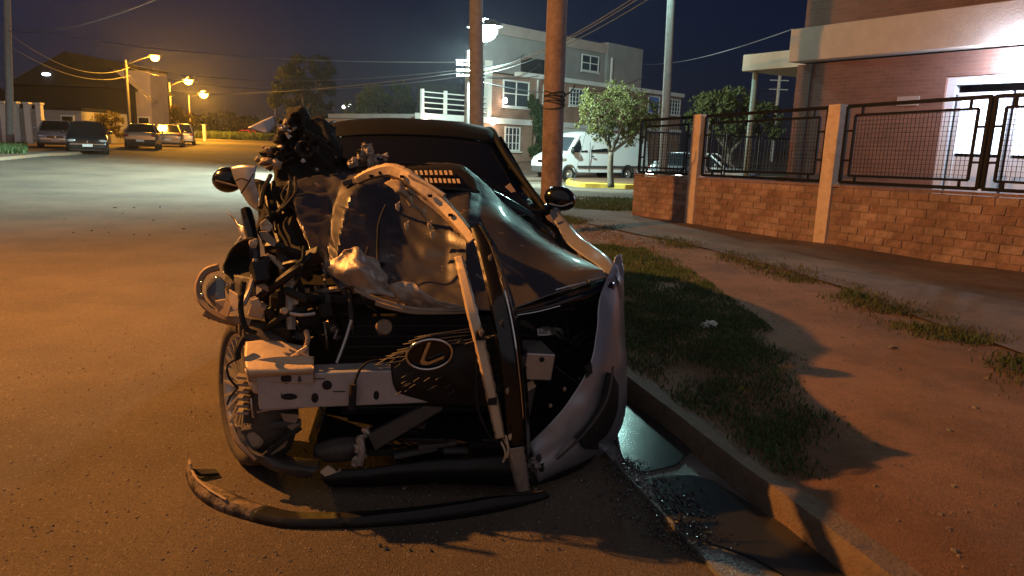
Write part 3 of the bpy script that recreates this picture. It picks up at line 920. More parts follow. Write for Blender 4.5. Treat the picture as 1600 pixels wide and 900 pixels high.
# unseen lamp head added high on that pole for the gutter's sheen
k_ = np.array([0, 0, 6.75]); lean_ = (t1040 - b1040) * (6.6 / (t1040[2] - b1040[2]))
MB().tube(catmull([lean_, lean_ + np.array([-.5, -.5, .3]), lean_ + np.array([-1.1, -1.2, .35])], 8), .03, 8).build('lamp_arm', 'pole_grey', p1040, smooth=True)
hd1 = lean_ + np.array([-1.2, -1.3, .3])
hh_ = MB().lathe([(0, .12), (.14, .1), (.22, .02), (.23, -.03)], Matrix.Translation(Vector(hd1)), 16).build('lamp_head', 'grey_plastic', p1040, smooth=True)
MB().blob(hd1 + np.array([0, 0, -.03]), (.2, .2, .1), 14).build('lens', 'led_glow', hh_, smooth=True)
lamp('lamp_light', hd1 + np.array([0, 0, -.3]), 380, (.5, 1.0, .88), .15, parent=p1040)
pl15, b15, t15 = utility_pole(23, 38.0, 11, .17, 'grey utility pole on the grassy corner by the white gate', 'pole_grey')

def cable(a, b, sag, label, r=.012, name='overhead_cable', material='dark_wire'):
    a, b = np.array(a, float), np.array(b, float)
    pts = [a + (b - a) * t - np.array([0, 0, sag * 4 * t * (1 - t)]) for t in np.linspace(0, 1, 22)]
    c = pts[0].copy()
    o = MB().tube([p - c for p in pts], r, 5).build(name, material, smooth=True)
    o.location = tuple(c)
    return tag(o, label, 'cable', 'overhead cables')
_rank = {}
def rank(text):
    i = _rank.get(text, 0); _rank[text] = i + 1
    return ('uppermost ', 'second highest ', 'third highest ', 'lowest ')[i] + text
L1 = 'pale cable strung from the bright lamp pole out over the junction'
for (x0, y0, Y0, x1, y1, Y1, sg, r_) in [(733, 97, LY, 12, 40, 38, .5, .016), (733, 108, LY, 203, 100, 50, .7, .018), (733, 112, LY, 268, 141, 74, .5, .02), (733, 118, LY, 203, 106, 50, .9, .018)]:
    cable(at(x0, y0, Y0), at(x1, y1, Y1), sg, rank(L1), r_)
L2 = 'cable running from the bright lamp pole towards the brick apartment building'
for (x0, y0, Y0, x1, y1, Y1, sg) in [(735, 103, LY, 820, 84, 40, .25), (735, 108, LY, 845, 100, 41, .5), (735, 118, LY, 842, 118, 42, .15), (735, 124, LY, 1010, 118, 50, .8)]:
    cable(at(x0, y0, Y0), at(x1, y1, Y1), sg, rank(L2), .022)
L3 = 'cable rising steeply over the street past the reddish wooden pole'
for (x0, y0, Y0, x1, y1, Y1) in [(735, 112, LY, 1040, -30, 13), (735, 118, LY, 1075, -40, 13), (735, 110, LY, 1030, -30, 13.2)]:
    cable(at(x0, y0, Y0), at(x1, y1, Y1), .35, rank(L3), .012)
cable(at(1003, 100, 48), at(1240, 45, 20), .3, 'single cable stretched from the far building to the brick house', .015)
cable(at(13, 48, 38), at(270, -12, 16), .35, 'single cable swinging from the corner pole high over the road', .016)
L4 = 'drooping service cable between the orange street lamp poles'
for (x0, y0, Y0, x1, y1, Y1, sg) in [(14, 52, 38, 203, 105, 50, 1.0), (15, 72, 38, 203, 118, 50, .8), (203, 118, 50, 268, 150, 74, 1.0), (203, 125, 50, 268, 155, 74, .9)]:
    cable(at(x0, y0, Y0), at(x1, y1, Y1), sg, rank(L4), .02)
cable(at(887, 322, 17.5), at(930, 150, 24), -.05, 'thin stay wire anchored in the corner grass', .008)

# ================================================================== TREES
def leaves(n, lobes, size, seed, droop=0.0):
    r = np.random.default_rng(seed)
    w = np.array([l[3] * l[4] * l[5] for l in lobes]) ** .8
    w /= w.sum()
    ids = r.choice(len(lobes), n, p=w)
    L = np.array(lobes)[ids]
    d = r.normal(size=(n, 3)); d /= np.linalg.norm(d, axis=1)[:, None]
    rad = r.random(n) ** .42
    P = L[:, :3] + d * rad[:, None] * L[:, 3:6]
    # break into clumps and gaps
    keep = np.array([mnoise.noise(Vector(p * (2.6 / max(.6, lobes[0][3])))) > .03 for p in P])
    P = P[keep]; n = len(P)
    a = r.normal(size=(n, 3)); a[:, 2] -= droop; a /= np.linalg.norm(a, axis=1)[:, None]
    b = np.cross(a, r.normal(size=(n, 3))); b /= np.linalg.norm(b, axis=1)[:, None]
    s = (size * r.uniform(.5, 1.4, n))[:, None]
    V = np.stack([P - a * s, P + b * s * .45, P + a * s, P - b * s * .45], 1)
    return V
def crown_obj(V, material, parent, name='crown'):
    n = len(V)
    me = bpy.data.meshes.new(name)
    me.vertices.add(4 * n); me.vertices.foreach_set('co', V.reshape(-1))
    me.loops.add(4 * n); me.loops.foreach_set('vertex_index', np.arange(4 * n, dtype=np.int32))
    me.polygons.add(n); me.polygons.foreach_set('loop_start', np.arange(0, 4 * n, 4, dtype=np.int32))
    me.update(); me.validate()
    me.materials.append(MAT[material])
    o = bpy.data.objects.new(name, me); col.objects.link(o)
    if parent is not None: o.parent = parent
    return o
def tree(name, base, label, material, lobes, n, leaf, trunk_r, fork, seed, stems=3, droop=0.0, group='trees', cat='tree'):
    base = np.array(base, float)
    o = empty(name, base, 0, label, cat, group)
    r = random.Random(seed)
    k = MB()
    ft = np.array(fork)
    k.tube(catmull([(0, 0, -.1), ft * .5 + np.array([r.uniform(-.05, .05), 0, 0]), ft], 7), list(np.linspace(trunk_r * 1.2, trunk_r * .85, 7)), 10)
    tk = k.build('trunk', 'bark', o, smooth=True)
    for i in range(stems):
        l = lobes[i % len(lobes)]
        e = np.array(l[:3]) + np.array([r.uniform(-.3, .3) * l[3], r.uniform(-.3, .3) * l[4], r.uniform(-.1, .5) * l[5]])
        mid = (ft + e) / 2 + np.array([r.uniform(-.2, .2), r.uniform(-.2, .2), .1])
        k = MB(); k.tube(catmull([ft, mid, e], 8), list(np.linspace(trunk_r * .65, trunk_r * .12, 8)), 7)
        for q in range(4):
            t = .4 + .13 * q; s_ = ft + (e - ft) * t
            e2 = s_ + np.array([r.uniform(-1, 1) * l[3] * .7, r.uniform(-1, 1) * l[4] * .7, r.uniform(.1, .8) * l[5]])
            k.tube([s_, (s_ + e2) / 2 + np.array([0, 0, .05]), e2], [trunk_r * .25, trunk_r * .15, .01], 5)
        k.build('limb', 'bark', tk, smooth=True)
    crown_obj(leaves(n, lobes, leaf, seed, droop), material, o)
    return o

def lobes_px(base, Y, items):
    """crown lobes from photo ellipses (cx, cy, rx, ry) at distance Y, relative to base"""
    out = []
    for cx, cy, rx, ry in items:
        c = at(cx, cy, Y) - base
        k = Y / FPX
        out.append((c[0], c[1] + random.uniform(-.3, .3) * rx * k, c[2], rx * k, rx * k * .8, ry * k))
    return out
tb = G(955, 289, None, .15)
ty = tb[1]
fk = at(955, 238, ty) - tb
tree('street_tree', tb, 'small forked tree with wispy olive crown on the yellow kerbed island', 'leaf_olive',
     lobes_px(tb, ty, [(930, 175, 28, 32), (975, 165, 40, 32), (1005, 195, 30, 28), (945, 205, 30, 20), (985, 205, 32, 24), (920, 155, 16, 18), (960, 140, 20, 16), (1020, 170, 14, 16), (908, 190, 12, 16)]), 16000, .055, .11, fk, 21, stems=4, droop=.8)
tb = at(1140, 240, 34); tb[2] = float(tz(tb[0], tb[1]))
tree('street_tree', tb, 'bushy yellow green tree behind the steel porch post', 'leaf_olive',
     lobes_px(tb, 34, [(1110, 170, 38, 26), (1150, 165, 36, 30), (1190, 185, 36, 26), (1090, 185, 26, 22), (1140, 200, 50, 18), (1205, 205, 22, 16)]), 13000, .1, .14, (0, 0, 1.5), 22, stems=5, droop=.3)
tb = at(600, 220, 58); tb[2] = float(tz(tb[0], tb[1]))
tree('street_tree', tb, 'dark green round tree next to the balcony building', 'leaf_green',
     lobes_px(tb, 58, [(590, 160, 34, 30), (625, 160, 30, 32), (560, 175, 24, 20), (610, 185, 40, 18), (640, 175, 18, 22)]), 11000, .17, .2, (0, 0, 2), 23, stems=4)
tb = at(475, 220, 75); tb[2] = float(tz(tb[0], tb[1]))
tree('street_tree', tb, 'tall black silhouetted tree standing over the wreck', 'leaf_dark',
     lobes_px(tb, 75, [(470, 130, 40, 36), (500, 125, 26, 38), (445, 150, 28, 26), (480, 170, 46, 22), (475, 105, 26, 20)]), 9000, .25, .3, (0, 0, 3), 24, stems=4)
tb = at(282, 215, 66); tb[2] = float(tz(tb[0], tb[1]))
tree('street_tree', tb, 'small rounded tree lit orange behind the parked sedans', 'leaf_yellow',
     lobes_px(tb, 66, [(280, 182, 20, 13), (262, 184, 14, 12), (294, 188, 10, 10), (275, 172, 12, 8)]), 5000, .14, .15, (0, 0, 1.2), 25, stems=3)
tb = at(155, 215, 52); tb[2] = float(tz(tb[0], tb[1]))
tree('garden_bush', tb, 'brown garden hedge tree behind the dark parked car', 'leaf_yellow',
     lobes_px(tb, 52, [(150, 195, 22, 18), (172, 188, 20, 14), (185, 205, 12, 12), (135, 200, 16, 12)]), 5000, .12, .12, (0, 0, .8), 26, stems=3, cat='bush')

# scrub and treeline at the end of the street
def scrub(r):
    x, y = r.uniform(300, 420), 0
    q = at(x, 214, 105 + r.uniform(-4, 4)); return q[0], q[1]
grass('scrub', 6000, scrub, lambda r, P: r.uniform(.3, 1.2, len(P)), 'leaf_green', lambda x, y: float(tz(x, y)), 'rough grass bank at the end of the lit street', 31, wid=.12)
V = []
for i in range(9):
    c = at(285 + i * 34, 200, 150 + 6 * (i % 3)); c[2] = 1.5 + .8 * (i % 2)
    V.append((c[0], c[1], c[2], 4.2, 2.5, 2.6 + .9 * ((i * 7) % 3)))
t_ = crown_obj(leaves(9000, V, .5, 33), 'leaf_dark', None, 'treeline'); t_['kind'] = 'stuff'; t_['label'] = 'dark far treeline closing the street'

# ================================================================== APARTMENT BUILDING ACROSS THE JUNCTION
fa, fb = at(660, 220, 37.5), at(1062, 220, 56.0)
fd = np.array([fb[0] - fa[0], fb[1] - fa[1], 0]); flen = np.linalg.norm(fd); fd /= flen
fn = np.array([fd[1], -fd[0], 0])
fz0 = float(tz(fa[0] + 6, fa[1] + 6)) - .1
forg = np.array([fa[0], fa[1], fz0])
def FB(x, y, off=0.0):
    """(along, height) where the ray of photo pixel x, y meets the facade set back by off"""
    d = ray(x, y)
    p0 = forg - fn * off
    t = ((p0 - _O) @ fn) / (d @ fn)
    q = _O + d * t
    return float((q - forg) @ fd), float(q[2] - fz0)
block = empty('apartment_building', forg, math.atan2(fd[1], fd[0]), 'two storey brick apartment building with white balcony rail and grey top floor', 'building')
def fbox(name, u0, u1, o0, o1, z0, z1, m_, par=block, bevel=0):
    """box in facade coordinates: u along, o into the building, z up"""
    return MB().box(((u0 + u1) / 2, (o0 + o1) / 2, (z0 + z1) / 2), (u1 - u0, o1 - o0, z1 - z0)).build(name, m_, par, bevel=bevel)
zb = FB(700, 183)[1]; zt = FB(950, 134)[1]; ztop = FB(900, 62, 1.5)[1]
uE = FB(1062, 200)[0]; uT = FB(768, 160)[0]
u_of = lambda x, y=190: FB(x, y)[0]
gS0, gS1 = u_of(880, 215), u_of(950, 215)
fbox('ground_floor_wall', 0, gS0, 0, .3, 0, zb - .2, 'far_brick')
fbox('ground_floor_wall', gS1, uE, 0, .3, 0, zb - .2, 'far_brick')
fbox('garage_lintel', gS0, gS1, -.02, .3, zb - 1.0, zb - .2, 'white_render')
fbox('garage_back_wall', gS0 - .3, gS1 + .3, 4.0, 4.2, 0, zb - .2, 'white_render')
fbox('garage_side_wall', gS0 - .25, gS0 - .05, .32, 4.0, 0, zb - .2, 'white_render')
fbox('garage_side_wall', gS1 + .05, gS1 + .25, .32, 4.0, 0, zb - .2, 'white_render')
fbox('garage_tube', gS0 + .6, gS1 - .6, 1.9, 2.0, zb - .42, zb - .36, 'headlamp_glow')
lamp('garage_light', ((gS0 + gS1) / 2, 1.4, zb - .8), 160, (.8, .92, 1.0), .2, parent=block)
fbox('floor_band', -.25, uE, -.18, .3, zb - .19, zb + .12, 'white_render')
fbox('upper_wall', uT, uE, .02, .3, zb + .13, zt - .15, 'far_brick')
fbox('corner_post', uT - .3, uT - .01, -.02, .3, zb + .13, zt + .5, 'white_render')
fbox('cornice', uT + 2.2, uE + .1, -.15, .4, zt - .14, zt + .12, 'white_render')
fbox('terrace_wall', uT - 3.2, uT - .31, 2.2, 2.5, zb + .13, zt - .8, 'roof_dark')
fbox('end_wall', 0, .3, .31, 9, 0, zb - .2, 'far_brick')
fbox('flank_wall', uE - .3, uE, .31, 9, 0, zt - .2, 'far_brick')
fbox('inner_slab', 0.31, uE - .31, .31, 9, zb - .15, zb + .1, 'grey_render')
u0_, u1_, u2_ = FB(757, 90, 1.5)[0], FB(945, 90, 1.5)[0], FB(1000, 100, 1.5)[0]
fbox('top_floor', u0_, u1_, 1.5, 2.6, zt + .13, ztop, 'grey_render')
fbox('top_floor_parapet', u0_ - .1, u1_ + .05, 1.35, 1.49, ztop - .55, ztop + .05, 'dim_render')
fbox('stair_tower', u1_ + .06, u2_, 1.3, 4, zt + .13, ztop + .2, 'grey_render')
fbox('recess_shade', FB(843, 100)[0], FB(900, 100)[0], 1.3, 1.48, FB(850, 118)[1], FB(850, 88)[1], 'roof_dark')  # raised black box standing in for the shade of a recess
# balcony railing
bal = empty('balcony', (0, 0, 0)); bal.parent = block
def rail(u0, u1, n):
    for q in np.linspace(u0, u1, n): fbox('post', q - .07, q + .07, -.15, .0, zb + .13, zb + 1.3, 'white_render', bal)
    for h in (.35, .62, .89, 1.14): fbox('rail', u0 + .08, u1 - .08, -.11, -.05, zb + h, zb + h + .05, 'white_render', bal)
rail(-.1, uT - .38, 4)
# windows: recess, frame, panes with glazing bars
def window(x0, y0, x1, y1, nx, nz, glass='glass_night', bars=False, off=0.0, name='window'):
    ua, za = FB(x0, (y0 + y1) / 2, off)[0], FB((x0 + x1) / 2, y1, off)[1]
    ub, zc = FB(x1, (y0 + y1) / 2, off)[0], FB((x0 + x1) / 2, y0, off)[1]
    t = .08
    k = MB()
    def bx(a0, a1, c0, c1, d0=-.06, d1=.0): k.box(((a0 + a1) / 2, off + (d0 + d1) / 2, (c0 + c1) / 2), (a1 - a0, d1 - d0, c1 - c0))
    bx(ua, ub, zc - t, zc); bx(ua, ub, za, za + t); bx(ua, ua + t, za + t + .002, zc - t - .002); bx(ub - t, ub, za + t + .002, zc - t - .002)
    f = k.build('window', 'white_frame', block)
    for i in range(1, nx):
        q = ua + (ub - ua) * i / nx
        MB().box((q, off - .035, (za + zc) / 2), (.035 if bars else .06, .04, zc - za - 2 * t - .01)).build('glazing_bar', 'white_frame', f)
    for j in range(1, nz):
        q = za + (zc - za) * j / nz
        MB().box(((ua + ub) / 2, off - .03, q), (ub - ua - 2 * t - .01, .035, .035 if bars else .06)).build('glazing_bar', 'white_frame', f)
    MB().box(((ua + ub) / 2, off - .012, (za + zc) / 2), (ub - ua - 2 * t + .02, .012, zc - za - 2 * t + .02)).build('pane', glass, f)
    MB().box(((ua + ub) / 2, off - .09, za - .05), (ub - ua + .12, .16, .07)).build('sill', 'white_render', f)
    return f
window(785, 126, 826, 168, 2, 2)
window(788, 198, 812, 236, 4, 3, bars=True)
window(708, 193, 732, 222, 4, 3, bars=True)
window(848, 133, 860, 161, 3, 4, bars=True)
window(889, 138, 914, 166, 5, 4, bars=True)
window(1045, 155, 1062, 180, 4, 4, bars=True)
window(1012, 150, 1030, 178, 1, 1, 'blue_panel')
window(908, 86, 935, 112, 2, 2, off=1.34)
fbox('rain_pipe', FB(838, 150)[0], FB(838, 150)[0] + .08, -.09, -.01, .2, zt - .2, 'white_render')
fbox('garden_pier', FB(845, 220)[0], FB(856, 220)[0], -1.0, -.6, 0, 1.9, 'far_brick')
fbox('chimney_pipe', FB(955, 90, 1.2)[0], FB(955, 90, 1.2)[0] + .12, 1.1, 1.22, zt + .2, zt + 2.0, 'white_render')
def porch_lamp(x, y, off, label, pw, col_=(1.0, .72, .45)):
    u_, z_ = FB(x, y, off)
    p_ = forg + fd * u_ - fn * off + np.array([0, 0, z_])
    o = empty('porch_lamp', p_, math.atan2(fd[1], fd[0]), label, 'lamp', 'porch lamps')
    MB().box((0, .05, .1), (.12, .12, .1)).build('bracket', 'grey_plastic', o)
    MB().blob((0, -.1, 0), (.14, .14, .16), 12).build('globe', 'porch_glow', o, smooth=True)
    lamp('lamp_light', (0, -.35, -.02), pw, col_, .12, parent=o)
porch_lamp(662, 183, -.12, 'warm porch lamp on the end of the balcony building', 40)
porch_lamp(768, 191, -.1, 'warm porch lamp beside the barred ground floor window', 60)
porch_lamp(787, 157, -.1, 'small white porch lamp on the upper storey', 12, (1, .9, .8))
# creeper and bush by the facade
def facade_leaves(name, items, n, size, material, label, cat, seed, off):
    lob = []
    for cx, cy, rx, ry in items:
        u_, z_ = FB(cx, cy); k = 45 / FPX
        lob.append((u_, off, z_, rx * k, .3, ry * k))
    u_, z_ = lob[0][0], 0
    base = forg + fd * u_
    o = empty(name, base, math.atan2(fd[1], fd[0]), label, cat)
    lob = [(l[0] - u_, *l[1:]) for l in lob]
    k = MB()
    for i in range(4): k.tube(catmull([(random.uniform(-.3, .3), off, -.1), (random.uniform(-.3, .3), off, .8), (lob[0][0] + random.uniform(-.3, .3), off, lob[0][2])], 7), .03, 5)
    k.build('stem', 'bark', o)
    crown_obj(leaves(n, lob, size, seed), material, o)
facade_leaves('climbing_plant', [(833, 180, 10, 24), (838, 205, 10, 20), (826, 160, 6, 12)], 3500, .12, 'leaf_green', 'dark green creeper climbing the apartment facade', 'plant', 41, -.25)
facade_leaves('garden_bush', [(832, 228, 16, 14), (820, 235, 10, 8), (845, 235, 8, 8)], 2000, .16, 'leaf_green', 'spiky bush at the foot of the apartment facade', 'bush', 42, -.8)
# forecourt and far pavement
c0 = forg + fn * 5.0
rows = [[c0 + fd * u_ - fn * v for u_ in np.linspace(-6, flen + 16, 30)] for v in np.linspace(-3.5, 5.2, 14)]
rows = [[(p[0], p[1], float(tz(p[0], p[1])) + .09) for p in r_] for r_ in rows]
fo = MB().grid(rows).build('far_pavement', 'pavement', smooth=True, solid=.12); fo['kind'] = 'structure'; fo['label'] = 'pale pavement in front of the apartment building'

# island with yellow kerb
ic = [G(x, y, None, .0) for x, y in [(884, 288), (900, 292), (945, 294), (1010, 296), (1080, 292), (1040, 283), (985, 281), (930, 282), (895, 283)]]
isl = catmull([p.tolist() for p in ic] + [ic[0].tolist()], 40)[:-1]
k = MB(); k.prism([(p[0], p[1], p[2] - .06) for p in isl], (0, 0, .23))
o = k.build('traffic_island', 'yellow_kerb', bevel=.02); o['kind'] = 'structure'; o['label'] = 'yellow painted kerb island under the small tree'
cc = isl.mean(0)
k = MB(); k.add([(cc[0] + (p[0] - cc[0]) * .93, cc[1] + (p[1] - cc[1]) * .8, p[2] + .178) for p in isl], [tuple(range(len(isl)))])
o2 = k.build('soil', 'dirt', o)

# ================================================================== HOUSES ON THE LEFT
hz0 = .36
def block_house(name, x0, x1, y0, Y, depth, label, wall, roof=None, gable=0.0, yb=None, windows=()):
    a, b_ = at(x0, 220, Y), at(x1, 220, Y)
    top = at((x0 + x1) / 2, y0, Y)[2]
    g = float(tz(a[0], a[1]))
    o = empty(name, ((a[0] + b_[0]) / 2, Y, g), 0, label, 'house', 'houses along the street')
    w = b_[0] - a[0]
    MB().box((0, depth / 2, (top - g) / 2 - .1), (w, depth, top - g + .2)).build('wall', wall, o)
    if gable:
        k = MB(); k.prism([(-w / 2 - .4, -.4, top - g), (w / 2 + .4, -.4, top - g), (w * .1, -.4, top - g + gable)], (0, depth + .8, 0)); k.build('roof', roof, o)
    else:
        MB().box((0, depth / 2, top - g + .1), (w + .2, depth + .2, .18)).build('roof', roof or wall, o)
    for (fx, fz, fw, fh) in windows:
        f = MB().box((fx * w, -.03, fz), (fw, .08, fh)).build('window', 'white_frame', o)
        MB().box((fx * w, -.075, fz), (fw - .16, .02, fh - .16)).build('pane', 'glass_dark', f)
    return o
block_house('tall_house', 176, 240, 110, 62, 3, 'tall plain pinkish rendered house behind the orange lamp', 'dim_render', 'roof_dark', windows=[(.3, 1.5, 1.0, 1.2)])
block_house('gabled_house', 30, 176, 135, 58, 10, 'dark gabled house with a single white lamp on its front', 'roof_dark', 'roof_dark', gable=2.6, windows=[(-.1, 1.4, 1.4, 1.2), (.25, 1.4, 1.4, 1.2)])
block_house('low_house', 60, 130, 172, 50, 6, 'low brown garage house with flat roof beside the gate', 'grey_render', 'roof_dark', windows=[(.2, 1.2, .9, 1.3)])
block_house('low_house', 205, 262, 190, 78, 6, 'low pale house half hidden by parked sedans', 'dim_render', 'roof_dark', windows=[(0, 1.1, 1, .8)])
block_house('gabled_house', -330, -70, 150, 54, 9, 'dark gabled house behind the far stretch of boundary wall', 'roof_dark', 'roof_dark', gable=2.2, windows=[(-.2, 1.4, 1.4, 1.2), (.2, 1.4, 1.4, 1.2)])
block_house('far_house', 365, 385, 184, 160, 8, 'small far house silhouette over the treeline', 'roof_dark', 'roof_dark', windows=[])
p_ = at(72, 116, 57.5)
o = empty('wall_lamp', p_, 0, 'small white lamp on the dark gabled house', 'lamp')
MB().box((0, .2, .12), (.3, .4, .08)).build('hood', 'grey_plastic', o)
MB().blob((0, 0, 0), (.35, .2, .12), 10).build('globe', 'star_glow', o, smooth=True)
p_ = at(541, 167, 90); g_ = float(tz(p_[0], p_[1]))
o = empty('garden_lamp', (p_[0], p_[1], g_), 0, 'distant white double lamp between the dark trees', 'lamp')
MB().tube([(0, 0, -.1), (0, 0, p_[2] - g_)], .05, 8).build('post', 'pole_grey', o)
for dx in (-.3, .35): MB().blob((dx, 0, p_[2] - g_ + .1 + dx * .4), (.22, .2, .22), 10).build('globe', 'star_glow', o, smooth=True)
# boundary wall and gate panels on the corner
ga, gb = at(-430, 220, 40), at(66, 218, 45.5)
gw = empty('boundary_wall', (ga[0], ga[1], float(tz(ga[0], ga[1]))), 0, 'white pillared boundary wall with grey gate panels behind the corner pole', 'wall')
gl = np.array(gw.location)
def gpos(t): q = ga + (gb - ga) * t; return np.array([q[0], q[1], float(tz(q[0], q[1]))]) - gl
for i, t in enumerate(np.linspace(0, 1, 25)):
    q = gpos(t); MB().box(q + np.array([0, 0, 1.15]), (.32, .32, 2.4)).build('pillar', 'white_render', gw, bevel=.02)
    MB().box(q + np.array([0, 0, 2.42]), (.4, .4, .12)).build('pillar_cap', 'white_render', gw)
    if i < 24:
        a, b_ = gpos(t), gpos(t + 1 / 24)
        for j in range(5):
            s_ = a + (b_ - a) * (.14 + .18 * j)
            MB().box(s_ + np.array([0, 0, 1.1]), (.22, .06, 2.0)).build('gate_slat', 'grey_render' if (i % 3) else 'dim_render', gw)
        MB().bar(a + np.array([.2, .04, 1.95]), b_ + np.array([-.2, .04, 1.95]), .05, .12).build('rail', 'white_render', gw)
        MB().bar(a + np.array([.2, .04, .35]), b_ + np.array([-.2, .04, .35]), .05, .12).build('rail', 'white_render', gw)
# left corner pavement with grass
lk = [G(x, y, None, .1) for x, y in [(-40, 250), (40, 243), (75, 240), (120, 238), (186, 231)]]
kk = catmull(lk, 24)
kk = np.vstack([kk[0] + np.array([[-16, -.6, 0], [-8, -.3, 0]]), kk])
rows = [[p + np.array([-.9 * s_ * .3, s_, 0]) for s_ in (0, .15, 2, 5, 9)] for p in kk]
rows = [[(p[0], p[1], float(tz(p[0], p[1])) + .12) for p in r_] for r_ in rows]
o = MB().grid(rows).build('left_pavement', 'kerb_concrete', smooth=True, solid=.2); o['kind'] = 'structure'; o['label'] = 'pale kerb and pavement on the opposite corner'
def a_left(r):
    x, y = r.uniform(-30, 42), r.uniform(228, 240)
    q = G(x, y, None, .12); return q[0], q[1]
grass('grass', 4000, a_left, lambda r, P: r.uniform(.08, .28, len(P)), 'grass_lush', lambda x, y: float(tz(x, y)) + .12, 'strip of grass round the corner pole', 35, wid=.02)
# posts by the street end
for (x, y0, y1, Y, lab) in [(232, 178, 216, 66, 'white gate post behind the pale sedan'), (241, 180, 216, 66, 'second white gate post beside the parked sedans'), (320, 196, 218, 80, 'white marker post at the end of the parked row')]:
    b0, t0 = at(x, y1, Y), at(x, y0, Y); g_ = float(tz(b0[0], b0[1]))
    k = MB(); k.box((0, 0, (t0[2] - g_) / 2), (.28, .28, t0[2] - g_)); k.box((0, 0, t0[2] - g_ + .05), (.36, .36, .1))
    o = k.build('gate_post', 'white_render', bevel=.02); o.location = (b0[0], b0[1], g_); tag(o, lab, 'post')
# mast far to the right with cables
b0 = at(1207, 230, 60); t0 = at(1207, 115, 60)
o = empty('utility_pole', (b0[0], b0[1], float(tz(b0[0], b0[1]))), 0, 'far pale pole with bent lamp arm behind the porch', 'utility pole', 'utility poles')
g_ = float(tz(b0[0], b0[1])); hgt = t0[2] - g_
MB().tube([(0, 0, -.1), (0, 0, hgt)], .12, 8).build('shaft', 'white_render', o)
MB().tube(catmull([(0, 0, hgt - .1), (.5, 0, hgt + .6), (2.0, 0, hgt + 1.0)], 8), .06, 6).build('arm', 'white_render', o)
for h in (.5, 1.2): MB().box((0, 0, hgt - h), (1.5, .08, .08)).build('cross_arm', 'white_render', o)
for i, (y0, y1) in enumerate([(138, 132), (146, 142), (152, 150)]):
    cable(at(1150, y0, 55), at(1236, y1, 62), .2, rank('far thin cable crossing behind the porch post'), .025)
# ================================================================== THE WRECKED CAR
TH = math.radians(8.6)
CL = np.array([-0.40, 3.0, 0.0])
wreck = empty('wrecked_car', CL, TH, 'wrecked silver car with its whole front torn open beside the kerb', 'car')
_ct, _st = math.cos(TH), math.sin(TH)
_cn = np.array([-_st, _ct, 0])
def toloc(w):
    w = np.array(w) - CL
    return np.array([w[0] * _ct + w[1] * _st, -w[0] * _st + w[1] * _ct, w[2]])
def C(x, y, dy):
    """car coordinates of the point seen at photo pixel x, y that lies dy metres behind the car's nose"""
    d = ray(x, y)
    t = (dy - (_O - CL) @ _cn) / (d @ _cn)
    return toloc(_O + d * t)
def CG(x, y, z=0.0):
    d = ray(x, y)
    return toloc(_O + d * (z - CAM_H) / d[2])
def Cs(lst): return [C(*p) for p in lst]

def pgrid(name, rows, m_, nr=20, nc=24, par=wreck, solid=.003, crumple=0.0, cs=5.0, seed=0, warp=None, smooth=True):
    R = dense([[C(*p) for p in r_] for r_ in rows], nr, nc)
    for i in range(nr):
        for j in range(nc):
            p = R[i, j]
            if crumple:
                q = Vector(p * cs) + Vector((seed, 0, 0))
                p = p + np.array([.5 * mnoise.noise(q + Vector((9, 0, 0))), mnoise.noise(q) + .4 * mnoise.noise(q * 2.7), .5 * mnoise.noise(q + Vector((0, 7, 0)))]) * crumple
            if warp: p = p + warp(i / (nr - 1), j / (nc - 1), p)
            R[i, j] = p
    return MB().grid(R.tolist()).build(name, m_, par, smooth=smooth, solid=solid)
def plate(name, pts, m_, th=.004, par=wreck, bevel=0, crumple=0.0):
    P = Cs(pts)
    if crumple: P = [p + np.array([0, random.uniform(-1, 1) * crumple, 0]) for p in P]
    # a fan so that bent outlines stay valid
    n = len(P); c = np.mean(P, 0)
    vs = P + [c] + [p + np.array([0, th, 0]) for p in P] + [c + np.array([0, th, 0])]
    fs = []
    for i in range(n):
        q = (i + 1) % n
        fs += [(i, q, n), (n + 1 + q, n + 1 + i, 2 * n + 1), (i, n + 1 + i, n + 1 + q, q)]
    return MB().add(vs, fs).build(name, m_, par, bevel=bevel)
def ptube(name, pts, r, m_, par=wreck, n=7, k=14):
    P = catmull(Cs(pts), k)
    rr = r if not hasattr(r, '__len__') else list(np.interp(np.linspace(0, 1, k), np.linspace(0, 1, len(r)), r))
    return MB().tube(P, rr, n).build(name, m_, par, smooth='auto')
def ribbon(name, pts, m_, bulge=.015, par=wreck, n=40, solid=.004, prof=None, jag=0.0, seed=1, local=None, fn_=None):
    """band along photo points (x, y, depth, half width px) with a bowed section"""
    P = catmull(pts, n)
    rows = []
    prof = prof or [(-1, 0), (-.6, 1), (.6, 1), (1, 0)]
    for i in range(n):
        a, b = P[max(i - 1, 0)], P[min(i + 1, n - 1)]
        t = (b - a)[:2]; t /= max(1e-6, np.hypot(*t)); nr_ = np.array([t[1], -t[0]])
        row = []
        for s, h in prof:
            jj = jag * mnoise.noise(Vector((i * .9, s * 3, seed))) if abs(s) == 1 else 0
            q = P[i][:2] + nr_ * (s * P[i][3] + jj)
            row.append(C(q[0], q[1], P[i][2] - h * bulge))
        rows.append(row)
    return MB().grid(rows).build(name, m_, par, smooth='auto', solid=solid)
def cbox(name, x, y, dy, w, h, d, m_, rot=(0, 0, 0), par=wreck, bevel=.006):
    from mathutils import Euler
    c = C(x, y, dy)
    return MB().box(c, (w, d, h), M=Euler(rot).to_matrix()).build(name, m_, par, bevel=bevel)

